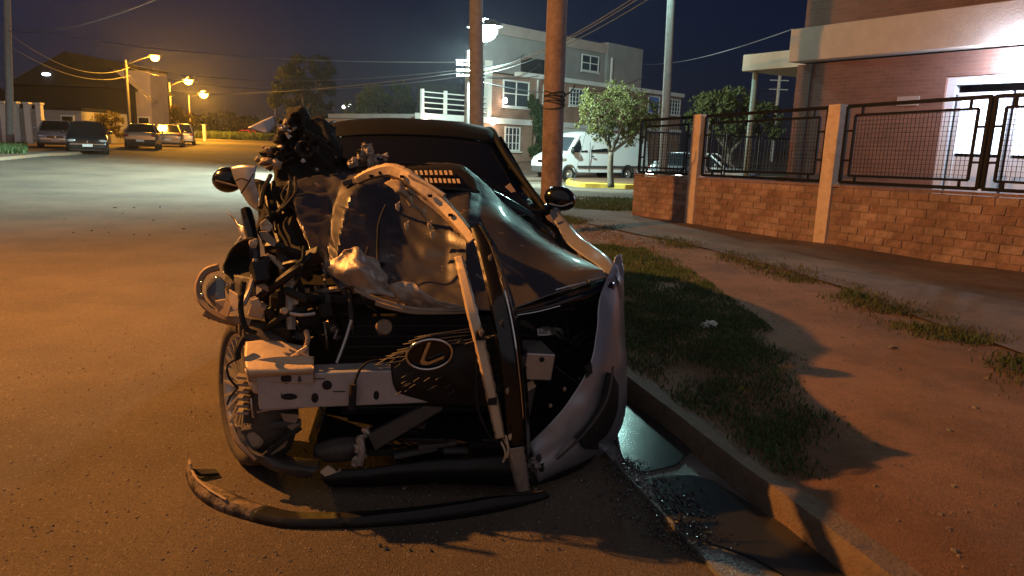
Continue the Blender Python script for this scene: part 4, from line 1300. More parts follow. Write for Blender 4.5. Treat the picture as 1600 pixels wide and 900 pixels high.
# ---------------------------------------------------------------- cabin and body, real size
def loft(name, stations, m_, par=wreck, nr=24, nc=17, smooth=True, solid=.004):
    R = dense(stations, nr, nc)
    return MB().grid(R.tolist()).build(name, m_, par, smooth=smooth, solid=solid)
def arc(y, z, hw, drop, n=9, bow=0.0):
    return [(hw * s, y + bow * (s * s), z - drop * abs(s) ** 2.6) for s in np.linspace(-1, 1, n)]
loft('roof', [arc(1.93, 1.565, .56, .035, bow=.07), arc(2.1, 1.635, .575, .045, bow=.05), arc(2.5, 1.685, .585, .05), arc(3.0, 1.68, .58, .05), arc(3.6, 1.62, .56, .05), arc(3.95, 1.55, .54, .05)], 'dark_trim')
loft('windscreen', [arc(1.935, 1.56, .55, .035, bow=.07), arc(1.66, 1.41, .62, .035, bow=.1), arc(1.38, 1.24, .71, .03, bow=.14), arc(1.12, 1.085, .80, -.045, bow=.22)], 'windscreen', nr=14)
loft('rear_window', [arc(3.96, 1.54, .53, .04), arc(4.25, 1.3, .58, .03), arc(4.45, 1.1, .62, .02)], 'windscreen', nr=8)
for s in (-1, 1):
    MB().tube(catmull([(s * .815, 1.36, 1.12), (s * .72, 1.56, 1.27), (s * .63, 1.8, 1.42), (s * .575, 2.02, 1.545), (s * .585, 2.5, 1.625), (s * .58, 3.0, 1.62), (s * .55, 3.6, 1.56), (s * .56, 3.95, 1.5), (s * .64, 4.4, 1.12)], 30), .022, 8)  .build('pillar', 'dark_trim', wreck, smooth=True)
    gl_ = [[(s * (.60 - .012 * i), 2.0 + .45 * i, 1.575 + .02 * (1 - abs(i - 2) / 2)) for i in range(5)], [(s * .72, 1.72 + .62 * i, 1.33) for i in range(5)], [(s * .835, 1.42 + .74 * i, 1.06) for i in range(5)]]
    loft('side_window', gl_, 'windscreen', nr=8, nc=14)
    MB().box((s * .72, 2.85, 1.3), (.05, .09, .48), M=Matrix.Rotation(-s * .43, 3, 'Y')).build('door_pillar', 'gloss_black', wreck)
    sd0 = 1.36 if s > 0 else 1.55
    ys_ = np.linspace(sd0, 4.5, 9)
    def hw_(y): return .935 - .10 * max(0, (y - 3.9) / .6) ** 2
    body = [[(s * (hw_(y) - .1), y, 1.07) for y in ys_], [(s * (hw_(y) - .005), y, .98) for y in ys_], [(s * (hw_(y) - .03), y, .8) for y in ys_], [(s * hw_(y), y, .62) for y in ys_], [(s * (hw_(y) - .02), y, .42) for y in ys_], [(s * (hw_(y) - .1), y, .24) for y in ys_]]
    dr = loft('door', body, 'silver_paint', nr=16, nc=24)
    for yy_ in (2.35, 3.35): MB().bar((s * .94, yy_, .9), (s * .94, yy_ + .2, .9), .03, .025).build('handle', 'silver_paint', dr)
    # rear wheel
    def wheel(center, axis, steer_n, name='wheel', spokes=18, R=.37, wd=.235, tyre='rubber', rim='aluminium'):
        w = empty(name, center); w.parent = wreck
        z = Vector(axis).normalized(); x = z.cross(Vector((0, 0, 1))).normalized(); y = z.cross(x)
        M = Matrix((x, y, z)).transposed().to_4x4()
        h = wd / 2
        MB().lathe([(.262, h * .75), (.285, h), (R - .03, h * .96), (R - .006, h * .7), (R, h * .35), (R, -h * .35), (R - .006, -h * .7), (R - .03, -h * .96), (.285, -h), (.262, -h * .75)], M, 40).build('tyre', tyre, w, smooth=True)
        rm = MB().lathe([(.275, h * .82), (.262, h * .86), (.245, h * .6), (.235, -h * .7), (.27, -h * .85)], M, 40).build('rim', rim, w, smooth=True)
        MB().lathe([(0, h * .55), (.06, h * .55), (.07, h * .4), (.07, 0)], M, 20).build('hub', rim, rm, smooth='auto')
        for i in range(spokes):
            a = 2 * math.pi * i / spokes
            p0 = M @ Vector((.05 * math.cos(a), .05 * math.sin(a), h * .45)); p1 = M @ Vector((.25 * math.cos(a + .1), .25 * math.sin(a + .1), h * .72))
            MB().bar(p0, p1, .012, .03, up=tuple(z)).build('spoke', rim, rm)
        MB().lathe([(0, -h * .3), (.17, -h * .3), (.17, -h * .1), (0, -h * .1)], M, 24).build('brake_disc', 'bare_steel', w)
        return w
    wheel((s * .82, 3.55, .365), (s, 0, 0), 1, spokes=10)
MB().grid(dense([[(-.83, 4.42, 1.08), (0, 4.5, 1.1), (.83, 4.42, 1.08)], [(-.9, 4.55, .8), (0, 4.66, .85), (.9, 4.55, .8)], [(-.88, 4.55, .45), (0, 4.66, .45), (.88, 4.55, .45)], [(-.8, 4.45, .22), (0, 4.5, .22), (.8, 4.45, .22)]], 12, 14).tolist()).build('tailgate', 'silver_paint', wreck, smooth=True, solid=.004)
MB().box((0, 2.9, .3), (1.66, 3.0, .12)).build('floor_pan', 'black_plastic', wreck)
MB().box((0, 1.42, .72), (1.56, .12, .74)).build('bulkhead', 'black_plastic', wreck)
cb = MB(); cb.box((0, 1.75, .95), (1.45, .35, .22)); cb.build('dashboard', 'black_plastic', wreck, bevel=.03)
for s in (-1, 1):
    k = MB(); k.box((s * .38, 2.45, .9), (.48, .14, .75), M=Matrix.Rotation(-.2, 3, 'X')); st_ = k.build('seat', 'rubber', wreck, bevel=.04)
    MB().box((s * .38, 2.58, 1.37), (.26, .1, .2)).build('headrest', 'rubber', st_, bevel=.04)

# ---------------------------------------------------------------- bonnet: sound on the kerb side, folded on the road side
hood_rows = [
    [(438, 296, 1.12), (478, 276, 1.15), (530, 272, 1.18), (590, 268, 1.24), (650, 258, 1.33), (715, 256, 1.33), (762, 290, 1.24), (805, 332, 1.12), (860, 370, 1.1), (868, 374, 1.05)],
    [(446, 305, .98), (485, 300, 1.0), (530, 300, 1.0), (590, 298, 1.02), (650, 292, 1.08), (720, 296, 1.06), (772, 316, 1.03), (815, 346, .96), (872, 384, .9), (884, 390, .86)],
    [(455, 318, .84), (488, 330, .82), (535, 330, .85), (590, 338, .8), (650, 345, .78), (715, 340, .74), (780, 345, .75), (830, 368, .74), (895, 398, .68), (908, 402, .64)],
    [(468, 350, .68), (498, 368, .6), (540, 378, .62), (595, 388, .58), (650, 395, .56), (715, 392, .54), (785, 392, .54), (845, 402, .53), (918, 412, .48), (930, 415, .45)],
    [(480, 378, .5), (510, 404, .42), (550, 422, .42), (600, 434, .4), (650, 440, .38), (715, 440, .36), (785, 440, .36), (850, 432, .36), (932, 422, .34), (945, 425, .32)],
    [(490, 400, .38), (520, 432, .28), (565, 456, .22), (605, 470, .18), (650, 479, .15), (715, 480, .14), (790, 484, .15), (862, 460, .22), (938, 436, .3), (950, 433, .32)],
]
def saw(x, c, up, down):
    """fold: rises slowly, falls sharply just before c"""
    if x < c - down: return max(0.0, 1 - (c - down - x) / up) * 0 
    return 0
def hood_warp(v, u, p):
    # folds: the panel climbs slowly and drops back sharply, photo columns as fractions of the bonnet width
    dmg = max(0.0, 1 - max(0, (u - .45)) / .2)
    d = 0.0
    for c_, a_, wl_, wr_ in ((.055 + .02 * v, .15, .045, .12), (.30 - .15 * v, .22, .05, .13), (.575, .08, .05, .04)):
        t = u - c_
        h = max(0.0, 1 + t / wl_) if t < 0 else max(0.0, 1 - t / wr_)
        d -= a_ * h * min(1, .35 + 1.0 * math.sin(math.pi * min(1, v * .9 + .1)))
    q = Vector(p * 5)
    d += dmg * (.035 * (abs(mnoise.noise(q * .7)) - .2) + .014 * (abs(mnoise.noise(q * 2.3)) - .2))
    edge_ = max(0, v - .82) / .18 * max(0, 1 - abs(u - .2) / .16)
    zz = dmg * .03 * (abs(mnoise.noise(q * 1.6 + Vector((5, 5, 5)))) - .2) + .05 * edge_ * mnoise.noise(Vector((u * 40, v * 5, 3)))
    return np.array([0, d, zz])
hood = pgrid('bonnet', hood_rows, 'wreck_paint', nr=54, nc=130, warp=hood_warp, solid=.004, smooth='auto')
# torn inner panel at the bonnet's front edge
pgrid('inner_panel', [[(505, 418, .26), (535, 392, .2), (560, 388, .18), (585, 402, .2), (600, 425, .17)], [(520, 430, .2), (545, 425, .12), (570, 420, .1), (592, 432, .12), (612, 450, .1)], [(548, 446, .16), (570, 456, .1), (598, 462, .08), (620, 470, .08), (642, 478, .09)]], 'bare_steel', 16, 30, par=hood, crumple=.035, cs=16, seed=4)
pgrid('inner_panel', [[(600, 452, .12), (620, 440, .09), (645, 442, .08), (660, 455, .09)], [(615, 468, .1), (635, 462, .06), (660, 462, .05), (690, 470, .07)], [(640, 480, .1), (665, 482, .08), (690, 482, .08), (735, 481, .09)]], 'bare_steel', 14, 30, par=hood, crumple=.025, cs=18, seed=9)
ribbon('bonnet_edge', [(495, 404, .36, 3), (560, 455, .17, 4), (640, 481, .09, 4), (735, 483, .09, 4)], 'bare_steel', .008, par=hood)
ribbon('seal', [(586, 474, .11, 4), (640, 487, .08, 4), (700, 489, .08, 3), (735, 488, .08, 2)], 'tan_plastic', .008)
pgrid('fender', [[(856, 330, 1.42), (870, 352, 1.25), (884, 378, 1.0), (908, 398, .75), (932, 414, .52), (951, 432, .36)],
                 [(868, 327, 1.42), (893, 353, 1.22), (909, 371, 1.0), (934, 388, .77), (955, 405, .56), (966, 424, .42)],
                 [(872, 345, 1.44), (897, 372, 1.25), (914, 395, 1.03), (940, 420, .8), (961, 446, .62), (972, 470, .5)],
                 [(869, 380, 1.46), (892, 405, 1.28), (915, 425, 1.06), (942, 460, .84), (962, 490, .68), (974, 530, .56)]], 'silver_paint', 18, 40)
# black air deflector fin on the bonnet rear corner
pgrid('wiper_cowl', [[(752, 300, 1.14), (790, 318, 1.12), (830, 340, 1.1), (866, 372, 1.02)], [(770, 296, 1.22), (800, 312, 1.2), (835, 335, 1.18), (868, 366, 1.1)]], 'gloss_black', 6, 20)
# ---------------------------------------------------------------- cowl grille lifted at the screen
cg_ = pgrid('cowl_panel', [[(602, 268, 1.18), (650, 259, 1.26), (715, 258, 1.26), (744, 280, 1.14)], [(617, 285, 1.02), (660, 292, 1.0), (715, 296, .98), (750, 300, .98)]], 'black_plastic', 6, 14, solid=.01)
for r_, (xa, ya, xb, yb, n_) in enumerate([(650, 270, 704, 270, 8), (666, 282, 716, 283, 8)]):
    for i in range(n_):
        t = i / (n_ - 1); x, y = xa + (xb - xa) * t, ya + (yb - ya) * t; dl = 1.13 - .09 * r_
        plate('lit_louvre', [(x - 2.4, y - 3.4, dl), (x + 1.6, y - 3.4, dl), (x + 3.4, y + 3.2, dl - .06), (x - .6, y + 3.2, dl - .06)], 'primer', .03, par=cg_)  # pale bars put the lamplight in the cowl slots into colour
ptube('wiper_arm', [(560, 262, 1.2), (640, 255, 1.28), (720, 268, 1.3), (790, 300, 1.3)], .007, 'black_plastic')
plate('screen_sticker', [(789, 292, 1.36), (797, 286, 1.37), (806, 299, 1.33), (799, 301, 1.33)], 'tan_plastic', .003)
# ---------------------------------------------------------------- kerb side lamp and bumper
hl = pgrid('headlight', [[(798, 484, .16), (850, 470, .2), (905, 448, .28), (955, 432, .38)], [(800, 490, .10), (855, 478, .13), (910, 460, .2), (960, 445, .33)], [(805, 496, .12), (860, 487, .15), (915, 474, .22), (958, 462, .34)]], 'gloss_black', 10, 26, solid=.02)
ptube('light_strip', [(868, 453, .2), (890, 447, .22), (915, 441, .26)], .0035, 'chrome', hl)
ptube('light_strip', [(920, 439, .26), (934, 436, .28), (945, 433, .3)], .008, 'lamp_clear', hl)
ptube('light_strip', [(805, 493, .09), (840, 487, .11), (875, 478, .14)], .003, 'chrome', hl)
bmp_rows = [[(962, 402, .46), (948, 436, .32), (936, 470, .22), (932, 520, .13), (920, 572, .06), (892, 622, .02), (858, 662, .0), (828, 694, .0)],
            [(973, 412, .5), (966, 445, .38), (962, 490, .27), (956, 540, .17), (944, 590, .1), (918, 640, .04), (885, 682, .0), (835, 722, -.03)],
            [(974, 430, .6), (972, 462, .5), (972, 520, .38), (976, 570, .3), (974, 615, .26), (958, 662, .14), (918, 704, .05), (840, 752, -.02)],
            [(975, 440, .75), (975, 470, .68), (977, 530, .6), (980, 585, .52), (977, 640, .48), (964, 682, .4), (930, 722, .3), (850, 762, .15)]]
bump = pgrid('bumper_cover', bmp_rows, 'silver_paint', 24, 50, crumple=.008, cs=7, seed=2)
pgrid('air_intake', [[(951, 582, .09), (941, 626, .055), (920, 662, .015), (900, 684, -.02)], [(959, 586, .11), (953, 633, .07), (933, 673, .03), (908, 692, -.01)], [(967, 602, .16), (965, 642, .13), (948, 680, .07), (915, 703, .0)]], 'black_plastic', 12, 22, par=bump, solid=.012)
ribbon('intake_trim', [(958, 572, .07, 2), (948, 625, .03, 2.5), (915, 675, -.01, 2.5), (870, 718, -.04, 2)], 'grey_plastic', .006, par=bump)
pgrid('lower_lip', [[(976, 640, .4), (945, 690, .22), (895, 728, .08), (830, 752, -.03)], [(974, 655, .44), (940, 705, .26), (890, 742, .1), (825, 762, -.02)], [(965, 668, .55), (930, 715, .4), (880, 748, .25), (825, 766, .1)]], 'black_plastic', 10, 26, par=bump, solid=.006)
for (x, y) in ((917, 578), (905, 592), (882, 608), (860, 634)):
    MB().blob(C(x, y, .03), (.009, .008, .011), 8).build('clip', 'black_plastic' if x > 900 else 'tan_plastic', bump, smooth=True)
plate('hole_shade', [(913, 572, .035), (924, 566, .045), (926, 582, .045), (916, 592, .035)], 'rubber', .004, par=bump)  # dark plate standing in for the shade inside a hole
pgrid('torn_edge', [[(962, 400, .44), (968, 398, .46), (972, 404, .48)], [(960, 425, .4), (968, 432, .4), (976, 440, .42)], [(964, 432, .38), (970, 450, .38), (972, 470, .4)]], 'silver_paint', 8, 10, par=bump, crumple=.02, cs=20)
plate('dark_backing', [(800, 480, .5), (955, 450, .56), (967, 520, .6), (960, 600, .56), (880, 690, .45), (800, 700, .42)], 'black_plastic', .02)  # black plate added for the dark hollow behind the bumper
# kerb side inner structure
cbox('crash_box', 832, 562, .18, .14, .13, .2, 'aluminium', (.05, .1, .15))
for (x, y) in ((820, 548), (819, 562), (820, 575), (847, 562)): MB().blob(C(x, y, .075), (.012, .006, .012), 8).build('bolt_hole_shade', 'rubber', wreck, smooth=True)  # dark blobs standing in for the shade inside bolt holes
pgrid('lamp_bracket', [[(838, 512, .3), (860, 508, .32), (885, 516, .36)], [(842, 524, .28), (865, 526, .3), (882, 530, .34)]], 'aluminium', 8, 12, crumple=.03, cs=20)
plate('bracket', [(820, 610, .16), (838, 600, .16), (828, 650, .12), (822, 668, .12)], 'grey_plastic', .01)
plate('bracket', [(820, 600, .14), (832, 594, .14), (838, 604, .14), (824, 612, .14)], 'primer', .01)

# ---------------------------------------------------------------- engine bay
MB().box((0.02, .93, .48), (1.5, .62, .62)).build('engine_backing', 'black_plastic', wreck, bevel=.05)  # black box added for the dark hollow of the engine bay
MB().box((0.12, .44, .45), (.95, .05, .5)).build('radiator', 'black_plastic', wreck)
for i in range(9): MB().box((0.12, .405, .24 + i * .052), (.9, .012, .006)).build('fin', 'grey_plastic', wreck)
MB().box((0.1, .35, .79), (1.35, .08, .05), M=Matrix.Rotation(.03, 3, 'Y')).build('slam_panel', 'black_plastic', wreck, bevel=.01)
MB().box((.64, .84, .45), (.5, .6, .62)).build('wheel_liner', 'black_plastic', wreck, bevel=.04)  # black box that also backs the dark hollow behind the bumper
MB().box((.2, .5, .16), (1.3, .9, .03)).build('undertray', 'black_plastic', wreck)
rr_ = random.Random(5)
for i in range(34):
    x, y = rr_.uniform(415, 560), rr_.uniform(395, 540)
    ln = rr_.uniform(18, 60); a = rr_.uniform(0, 3.14)
    d0 = rr_.uniform(.22, .5)
    pts = [(x - ln * math.cos(a), y - ln * math.sin(a), d0), (x + rr_.uniform(-9, 9), y + rr_.uniform(-9, 9), d0 - .04), (x + ln * math.cos(a), y + ln * math.sin(a) * .8, d0 + .05)]
    pts = [(min(max(q[0], 405), 600), min(max(q[1], 385), 560), q[2]) for q in pts]
    ptube('hose', pts, rr_.choice([.006, .009, .013, .02]), rr_.choice(['black_plastic', 'black_plastic', 'grey_plastic', 'rubber', 'rubber', 'bare_steel']), k=9, n=6)
for i in range(16):
    x, y = rr_.uniform(400, 545), rr_.uniform(400, 545)
    cbox('bracket', x, y, rr_.uniform(.25, .5), rr_.uniform(.03, .1), rr_.uniform(.03, .1), rr_.uniform(.03, .09), rr_.choice(['black_plastic', 'grey_plastic', 'black_plastic', 'bare_steel', 'rubber']), (rr_.uniform(-.6, .6), rr_.uniform(-.6, .6), rr_.uniform(-.6, .6)))
for i in range(16):
    x, y = rr_.uniform(800, 925), rr_.uniform(500, 640)
    ptube('hose', [(x, y, .35), (x + rr_.uniform(-30, 30), y + rr_.uniform(-30, 30), .3), (x + rr_.uniform(-50, 40), y + rr_.uniform(-40, 40), .4)], rr_.choice([.006, .01, .015]), rr_.choice(['black_plastic', 'rubber', 'grey_plastic']), k=9, n=6)
# horn, struts and loose rods that catch the light
hn_ = C(600, 511, .16)
hm = Matrix.Translation(Vector(hn_)) @ Matrix.Rotation(math.radians(78), 4, 'X') @ Matrix.Rotation(.4, 4, 'Y')
h_o = MB().lathe([(0, .02), (.03, .02), (.036, .012), (.036, -.012), (.03, -.02), (0, -.02)], hm, 20).build('horn', 'tan_plastic', wreck, smooth='auto')
plate('bracket', [(588, 516, .17), (598, 500, .17), (602, 520, .17), (592, 524, .17)], 'tan_plastic', .01)
ptube('strut', [(549, 500, .2), (540, 530, .17), (526, 567, .12)], .008, 'aluminium')
ptube('strut', [(547, 455, .3), (548, 478, .26), (549, 500, .2)], .012, 'grey_plastic')
ptube('strut', [(527, 515, .3), (522, 530, .28)], .007, 'bare_steel')
ptube('strut', [(452, 435, .3), (454, 470, .28), (455, 515, .24)], .022, 'bare_steel')
ptube('rod', [(446, 488, .2), (470, 492, .18), (492, 490, .2)], .008, 'aluminium')
MB().blob(C(445, 485, .19), (.02, .015, .015), 8, rough=.4).build('joint', 'primer', wreck)
ptube('rod', [(446, 564, .06), (465, 552, .05), (480, 542, .07)], .009, 'primer')
ptube('rod', [(478, 516, .12), (481, 530, .1), (476, 548, .08)], .011, 'tan_plastic')

# ---------------------------------------------------------------- bumper beam and road side crash box
b0_, b1_ = C(408, 606, .06), C(765, 592, .02)
bm_ = MB().bar(b0_, b1_, .125, .155).build('bumper_beam', 'beam_metal', wreck, bevel=.006)
def disc(x, y, dy, rx, rz_, m_, name, par):
    c = C(x, y, dy); k = MB()
    pts = [c + np.array([rx * math.cos(a), 0, rz_ * math.sin(a)]) for a in np.linspace(0, 6.2832, 18, endpoint=False)]
    k.prism(pts, (0, .02, 0)); return k.build(name, m_, par)
for (x, y, rx, rz_) in ((447, 592, .022, .022), (511, 602, .021, .021), (452, 620, .034, .014), (492, 622, .015, .022), (588, 618, .012, .02)):
    disc(x, y, .06 - .04 * (x - 408) / 357 - .0655, rx, rz_, 'rubber', 'hole_shade', bm_)  # raised dark discs standing in for the shade in the beam's holes
for (x, y, rx, rz_) in ((468, 594, .008, .018), (440, 618, .003, .012), (530, 612, .03, .003), (500, 592, .025, .003)): disc(x, y, .06 - .04 * (x - 408) / 357 - .0645, rx, rz_, 'grey_plastic', 'stamp_mark', bm_)
MB().bar(C(412, 634, .03), C(475, 630, .03), .04, .03).build('beam_flange', 'beam_metal', bm_)
cx = pgrid('crash_box', [[(384, 534, .16), (420, 531, .17), (462, 538, .18), (482, 541, .18)], [(382, 554, .07), (420, 553, .07), (462, 557, .07), (484, 561, .07)], [(385, 578, -.04), (420, 578, -.05), (462, 577, -.05), (490, 574, -.04)], [(392, 590, -.03), (425, 588, -.03), (462, 586, -.03), (490, 584, -.03)]], 'primer', 14, 18, solid=.08)
pgrid('mounting_tab', [[(382, 576, .05), (398, 580, .03), (406, 584, .03)], [(388, 600, .03), (398, 604, .01), (406, 606, .015)], [(396, 614, .02), (402, 615, .01), (407, 614, .01)]], 'primer', 8, 10, solid=.01)
ptube('wire_loop', [(388, 574, .0), (396, 580, -.03), (405, 588, -.02)], .006, 'rubber')
# radiator bracket strip above the crash box
ribbon('lamp_carrier', [(318, 488, .42, 6), (350, 500, .38, 6), (392, 508, .36, 6), (440, 518, .36, 5), (480, 524, .36, 4)], 'tan_plastic', .015, jag=2)
cbox('connector', 402, 484, .3, .07, .06, .06, 'primer', (.2, .3, .2))
cbox('connector', 450, 522, .3, .16, .035, .05, 'grey_plastic', (0, .1, 0))
for x, y in ((432, 521), (455, 526)): cbox('terminal', x, y, .26, .025, .012, .02, 'primer', (0, .1, 0))
# looms
for pts, r_ in [([(381, 440, .1), (376, 480, .08), (384, 512, .06), (400, 520, .08)], .012), ([(374, 560, .05), (356, 570, .02), (358, 590, .02), (372, 606, .05)], .005), ([(372, 606, .05), (360, 620, .04), (355, 632, .05)], .005), ([(380, 530, .1), (372, 545, .06), (372, 560, .05)], .014),
                ([(600, 562, -.02), (575, 566, -.05), (560, 582, -.06), (552, 610, -.05)], .006), ([(604, 320, .55), (592, 350, .5), (590, 400, .42), (592, 440, .2)], .007),
                ([(752, 520, -.15), (745, 575, -.18), (747, 640, -.18), (770, 690, -.15)], .006), ([(500, 628, .0), (505, 650, -.02), (495, 668, -.0)], .006), ([(552, 600, -.06), (550, 640, -.05)], .016)]:
    ptube('wire_loop', pts, r_, 'rubber')

# ---------------------------------------------------------------- grille, badge
rg = random.Random(9)
gr = pgrid('grille_panel', [[(610, 566, -.02), (680, 545, -.06), (760, 530, -.06)], [(615, 605, -.03), (690, 590, -.08), (770, 580, -.08)], [(640, 632, -.0), (700, 636, -.03), (775, 640, -.05)]], 'black_plastic', 12, 20, crumple=.012, cs=9, solid=.006)
for i in range(9):
    x = 585 + i * 20
    ptube('grille_wire', [(x, 572 - i * 4 + rg.uniform(-3, 3), -.05), (x + 30, 556 - i * 4 + rg.uniform(-3, 3), -.09), (x + 62, 548 - i * 3.4 + rg.uniform(-3, 3), -.09)], .003, 'grey_plastic', gr, n=5, k=6)
for i in range(8):
    y = 562 - i * 6
    ptube('grille_wire', [(585 + i * 9, y + 8 + rg.uniform(-2, 2), -.06), (640 + i * 6, y + rg.uniform(-2, 2), -.1), (690 + i * 8, y - 8, -.09)], .003, 'grey_plastic', gr, n=5, k=6)
for i in range(26):
    x, y = rg.uniform(615, 760), rg.uniform(570, 630)
    ptube('grille_wire', [(x, y, -.1), (x + 9, y - 6, -.11)], .0025, 'grey_plastic', gr, n=4, k=3)
bc = C(671, 554, -.12)
ex = np.array([1, 0, .06]); ey = np.array([0.02, -.22, .975])
ring = [bc + ex * .094 * math.cos(a) + ey * .071 * math.sin(a) for a in np.linspace(0, 6.2832, 41)]
bd = MB().tube(ring, .0062, 8, cap=False).build('badge', 'chrome', wreck, smooth=True)
k = MB(); k.prism([bc + ex * .090 * math.cos(a) + ey * .067 * math.sin(a) + np.array([0, .012, 0]) for a in np.linspace(0, 6.2832, 32, endpoint=False)], (0, .02, 0)); k.build('badge_plate', 'gloss_black', bd)
def bp_(u, v): return bc + ex * u + ey * v + np.array([0, -.004, 0])
# the slanted letter: a tall stroke that sweeps into a long foot
lt = [(0.004, .058), (-.020, -.016), (-.016, -.030), (.0, -.033), (.062, -.008), (.060, -.022), (-.004, -.048), (-.030, -.046), (-.038, -.030), (-.010, .058)]
k = MB(); k.prism([bp_(*q) for q in lt], (0, .008, 0)); k.build('badge_letter', 'chrome', bd)

# ---------------------------------------------------------------- lower nose
plate('skid_bar', [(690, 620, -.02), (574, 680, .0), (586, 704, .0), (692, 640, -.02)], 'grey_plastic', .03, bevel=.004)
pgrid('washer_tank', [[(490, 694, .1), (525, 684, .06), (568, 680, .08)], [(494, 708, .04), (528, 704, .0), (570, 696, .03)], [(505, 722, .06), (535, 722, .03), (572, 714, .06)]], 'grey_plastic', 10, 14, solid=.06)
for (x, y, m_) in ((563, 688, 'bare_steel'), (560, 700, 'bare_steel'), (565, 715, 'tan_plastic'), (556, 722, 'bare_steel'), (572, 676, 'aluminium')):
    MB().blob(C(x, y, .0), (.02, .02, .024), 8, rough=.9, seed=x).build('torn_mount', m_, wreck)
ptube('strut', [(562, 685, .0), (566, 705, -.01), (562, 725, .0)], .016, 'bare_steel')
for (pts, m_) in [([(500, 738, -.02), (512, 728, -.02), (530, 740, -.02), (514, 750, -.02)], 'primer'), ([(522, 740, -.02), (532, 732, -.02), (534, 742, -.02)], 'tan_plastic'), ([(556, 738, -.03), (572, 732, -.03), (570, 742, -.03)], 'primer'), ([(438, 646, .05), (468, 648, .05), (462, 662, .05), (444, 658, .05)], 'tan_plastic'), ([(446, 664, .05), (470, 662, .05), (458, 675, .05)], 'tan_plastic'), ([(420, 700, .05), (452, 682, .04), (446, 698, .05), (424, 712, .05)], 'tan_plastic')]:
    plate('torn_tab', pts, m_, .012)
ptube('strut', [(412, 712, .02), (440, 690, .0), (470, 668, .02)], .012, 'rubber')
ptube('strut', [(380, 672, .1), (430, 664, .06), (470, 660, .08)], .018, 'grey_plastic')
fl = C(399, 686, .08)
hm = Matrix.Translation(Vector(fl)) @ Matrix.Rotation(math.radians(80), 4, 'X') @ Matrix.Rotation(-.3, 4, 'Y')
fo_ = MB().lathe([(0, .025), (.03, .022), (.042, .01), (.042, -.03), (0, -.03)], hm, 20).build('fog_light', 'tan_plastic', wreck, smooth='auto')
pgrid('lower_grille', [[(500, 735, .0), (600, 728, -.04), (700, 716, -.06), (810, 712, -.08)], [(505, 752, -.02), (600, 746, -.06), (700, 738, -.09), (815, 742, -.1)], [(515, 762, .06), (600, 760, .05), (700, 756, .04), (812, 762, .0)]], 'black_plastic', 8, 26, solid=.006, crumple=.01, cs=8)
for i in range(14):
    x, y = rr_.uniform(620, 800), rr_.uniform(660, 735)
    cbox('broken_slat', x, y, rr_.uniform(.0, .12), rr_.uniform(.06, .2), .02, .03, rr_.choice(['black_plastic', 'grey_plastic']), (rr_.uniform(-.3, .3), rr_.uniform(-.2, .2), rr_.uniform(-.3, .3)), bevel=.003)
# crumpled liner curling under the road side wheel
pgrid('wheel_liner', [[(368, 664, .12), (372, 690, .08), (400, 722, .02), (440, 740, .0), (480, 748, .0)], [(385, 668, .1), (392, 700, .04), (420, 716, .0), (455, 728, -.02), (495, 735, -.02)], [(400, 672, .2), (420, 700, .18), (440, 710, .16), (470, 715, .12), (500, 720, .1)]], 'grey_plastic', 10, 24, crumple=.02, cs=12)
ribbon('torn_edge', [(362, 664, .12, 4), (374, 692, .07, 5), (400, 718, .02, 4)], 'tan_plastic', .01, jag=2)

# ---------------------------------------------------------------- road side wheel, knocked askew
wheel(C(400, 608, .38), (-.88, -.46, .06), 1, spokes=22, tyre='brown_rubber', R=.355, wd=.19)
cbox('damper', 393, 632, .16, .06, .16, .06, 'grey_plastic', (0, .05, 0))
for i in range(6): cbox('spring_coil', 381, 588 + i * 11, .1, .05, .012, .05, 'bare_steel', (0, .1, 0), bevel=.002)
ptube('brake_line', [(392, 622, .05), (394, 640, .04), (396, 652, .05)], .005, 'aluminium')
ptube('brake_line', [(402, 644, .04), (420, 640, .02), (438, 636, .03)], .005, 'aluminium')

# ---------------------------------------------------------------- road side front corner: lamp bucket, hoop, torn fender
pgrid('lamp_bucket', [[(354, 398, .5), (372, 380, .42), (398, 374, .38), (404, 400, .36)], [(350, 415, .42), (366, 412, .5), (392, 412, .5), (402, 425, .34)], [(356, 430, .4), (374, 440, .36), (394, 432, .32), (400, 440, .32)]], 'rubber', 12, 14, solid=.01, crumple=.01, cs=10)
pgrid('lamp_shell', [[(352, 425, .45), (380, 432, .34), (402, 436, .3)], [(350, 448, .42), (375, 455, .3), (400, 452, .27)], [(362, 470, .38), (382, 468, .28), (400, 462, .26)]], 'grey_plastic', 10, 14, crumple=.02, cs=10)
ribbon('hoop', [(342, 417, .42, 6), (322, 424, .42, 6), (311, 442, .42, 6), (312, 464, .4, 6), (326, 482, .36, 6), (352, 496, .3, 6), (390, 504, .22, 6)], 'tan_plastic', .012)
pgrid('lamp_lens', [[(322, 446, .42), (338, 430, .42), (352, 440, .4)], [(322, 462, .4), (338, 458, .36), (352, 462, .36)], [(332, 478, .38), (344, 484, .34), (358, 482, .34)]], 'lamp_clear', 10, 10)
for (x, y) in ((315, 442), (316, 461), (355, 445)): MB().blob(C(x, y, .38), (.009, .009, .009), 8).build('bolt', 'chrome', wreck, smooth=True)
pgrid('torn_fender', [[(356, 332, .95), (372, 348, .85), (388, 352, .8)], [(368, 350, .9), (378, 366, .8), (392, 376, .74)], [(372, 362, .86), (384, 384, .74), (394, 392, .68)]], 'silver_paint', 12, 12, crumple=.03, cs=9, seed=3)
pgrid('torn_fender', [[(380, 362, 1.1), (368, 378, 1.0), (358, 394, .9)], [(384, 378, 1.05), (370, 396, .9), (352, 412, .8)], [(386, 392, 1.0), (366, 420, .8), (348, 430, .7)]], 'silver_paint', 12, 12, crumple=.02, cs=9, seed=6)
ptube('brace', [(384, 328, .5), (390, 352, .45), (397, 384, .4), (398, 410, .36)], [.026, .03, .026, .018], 'gloss_black')
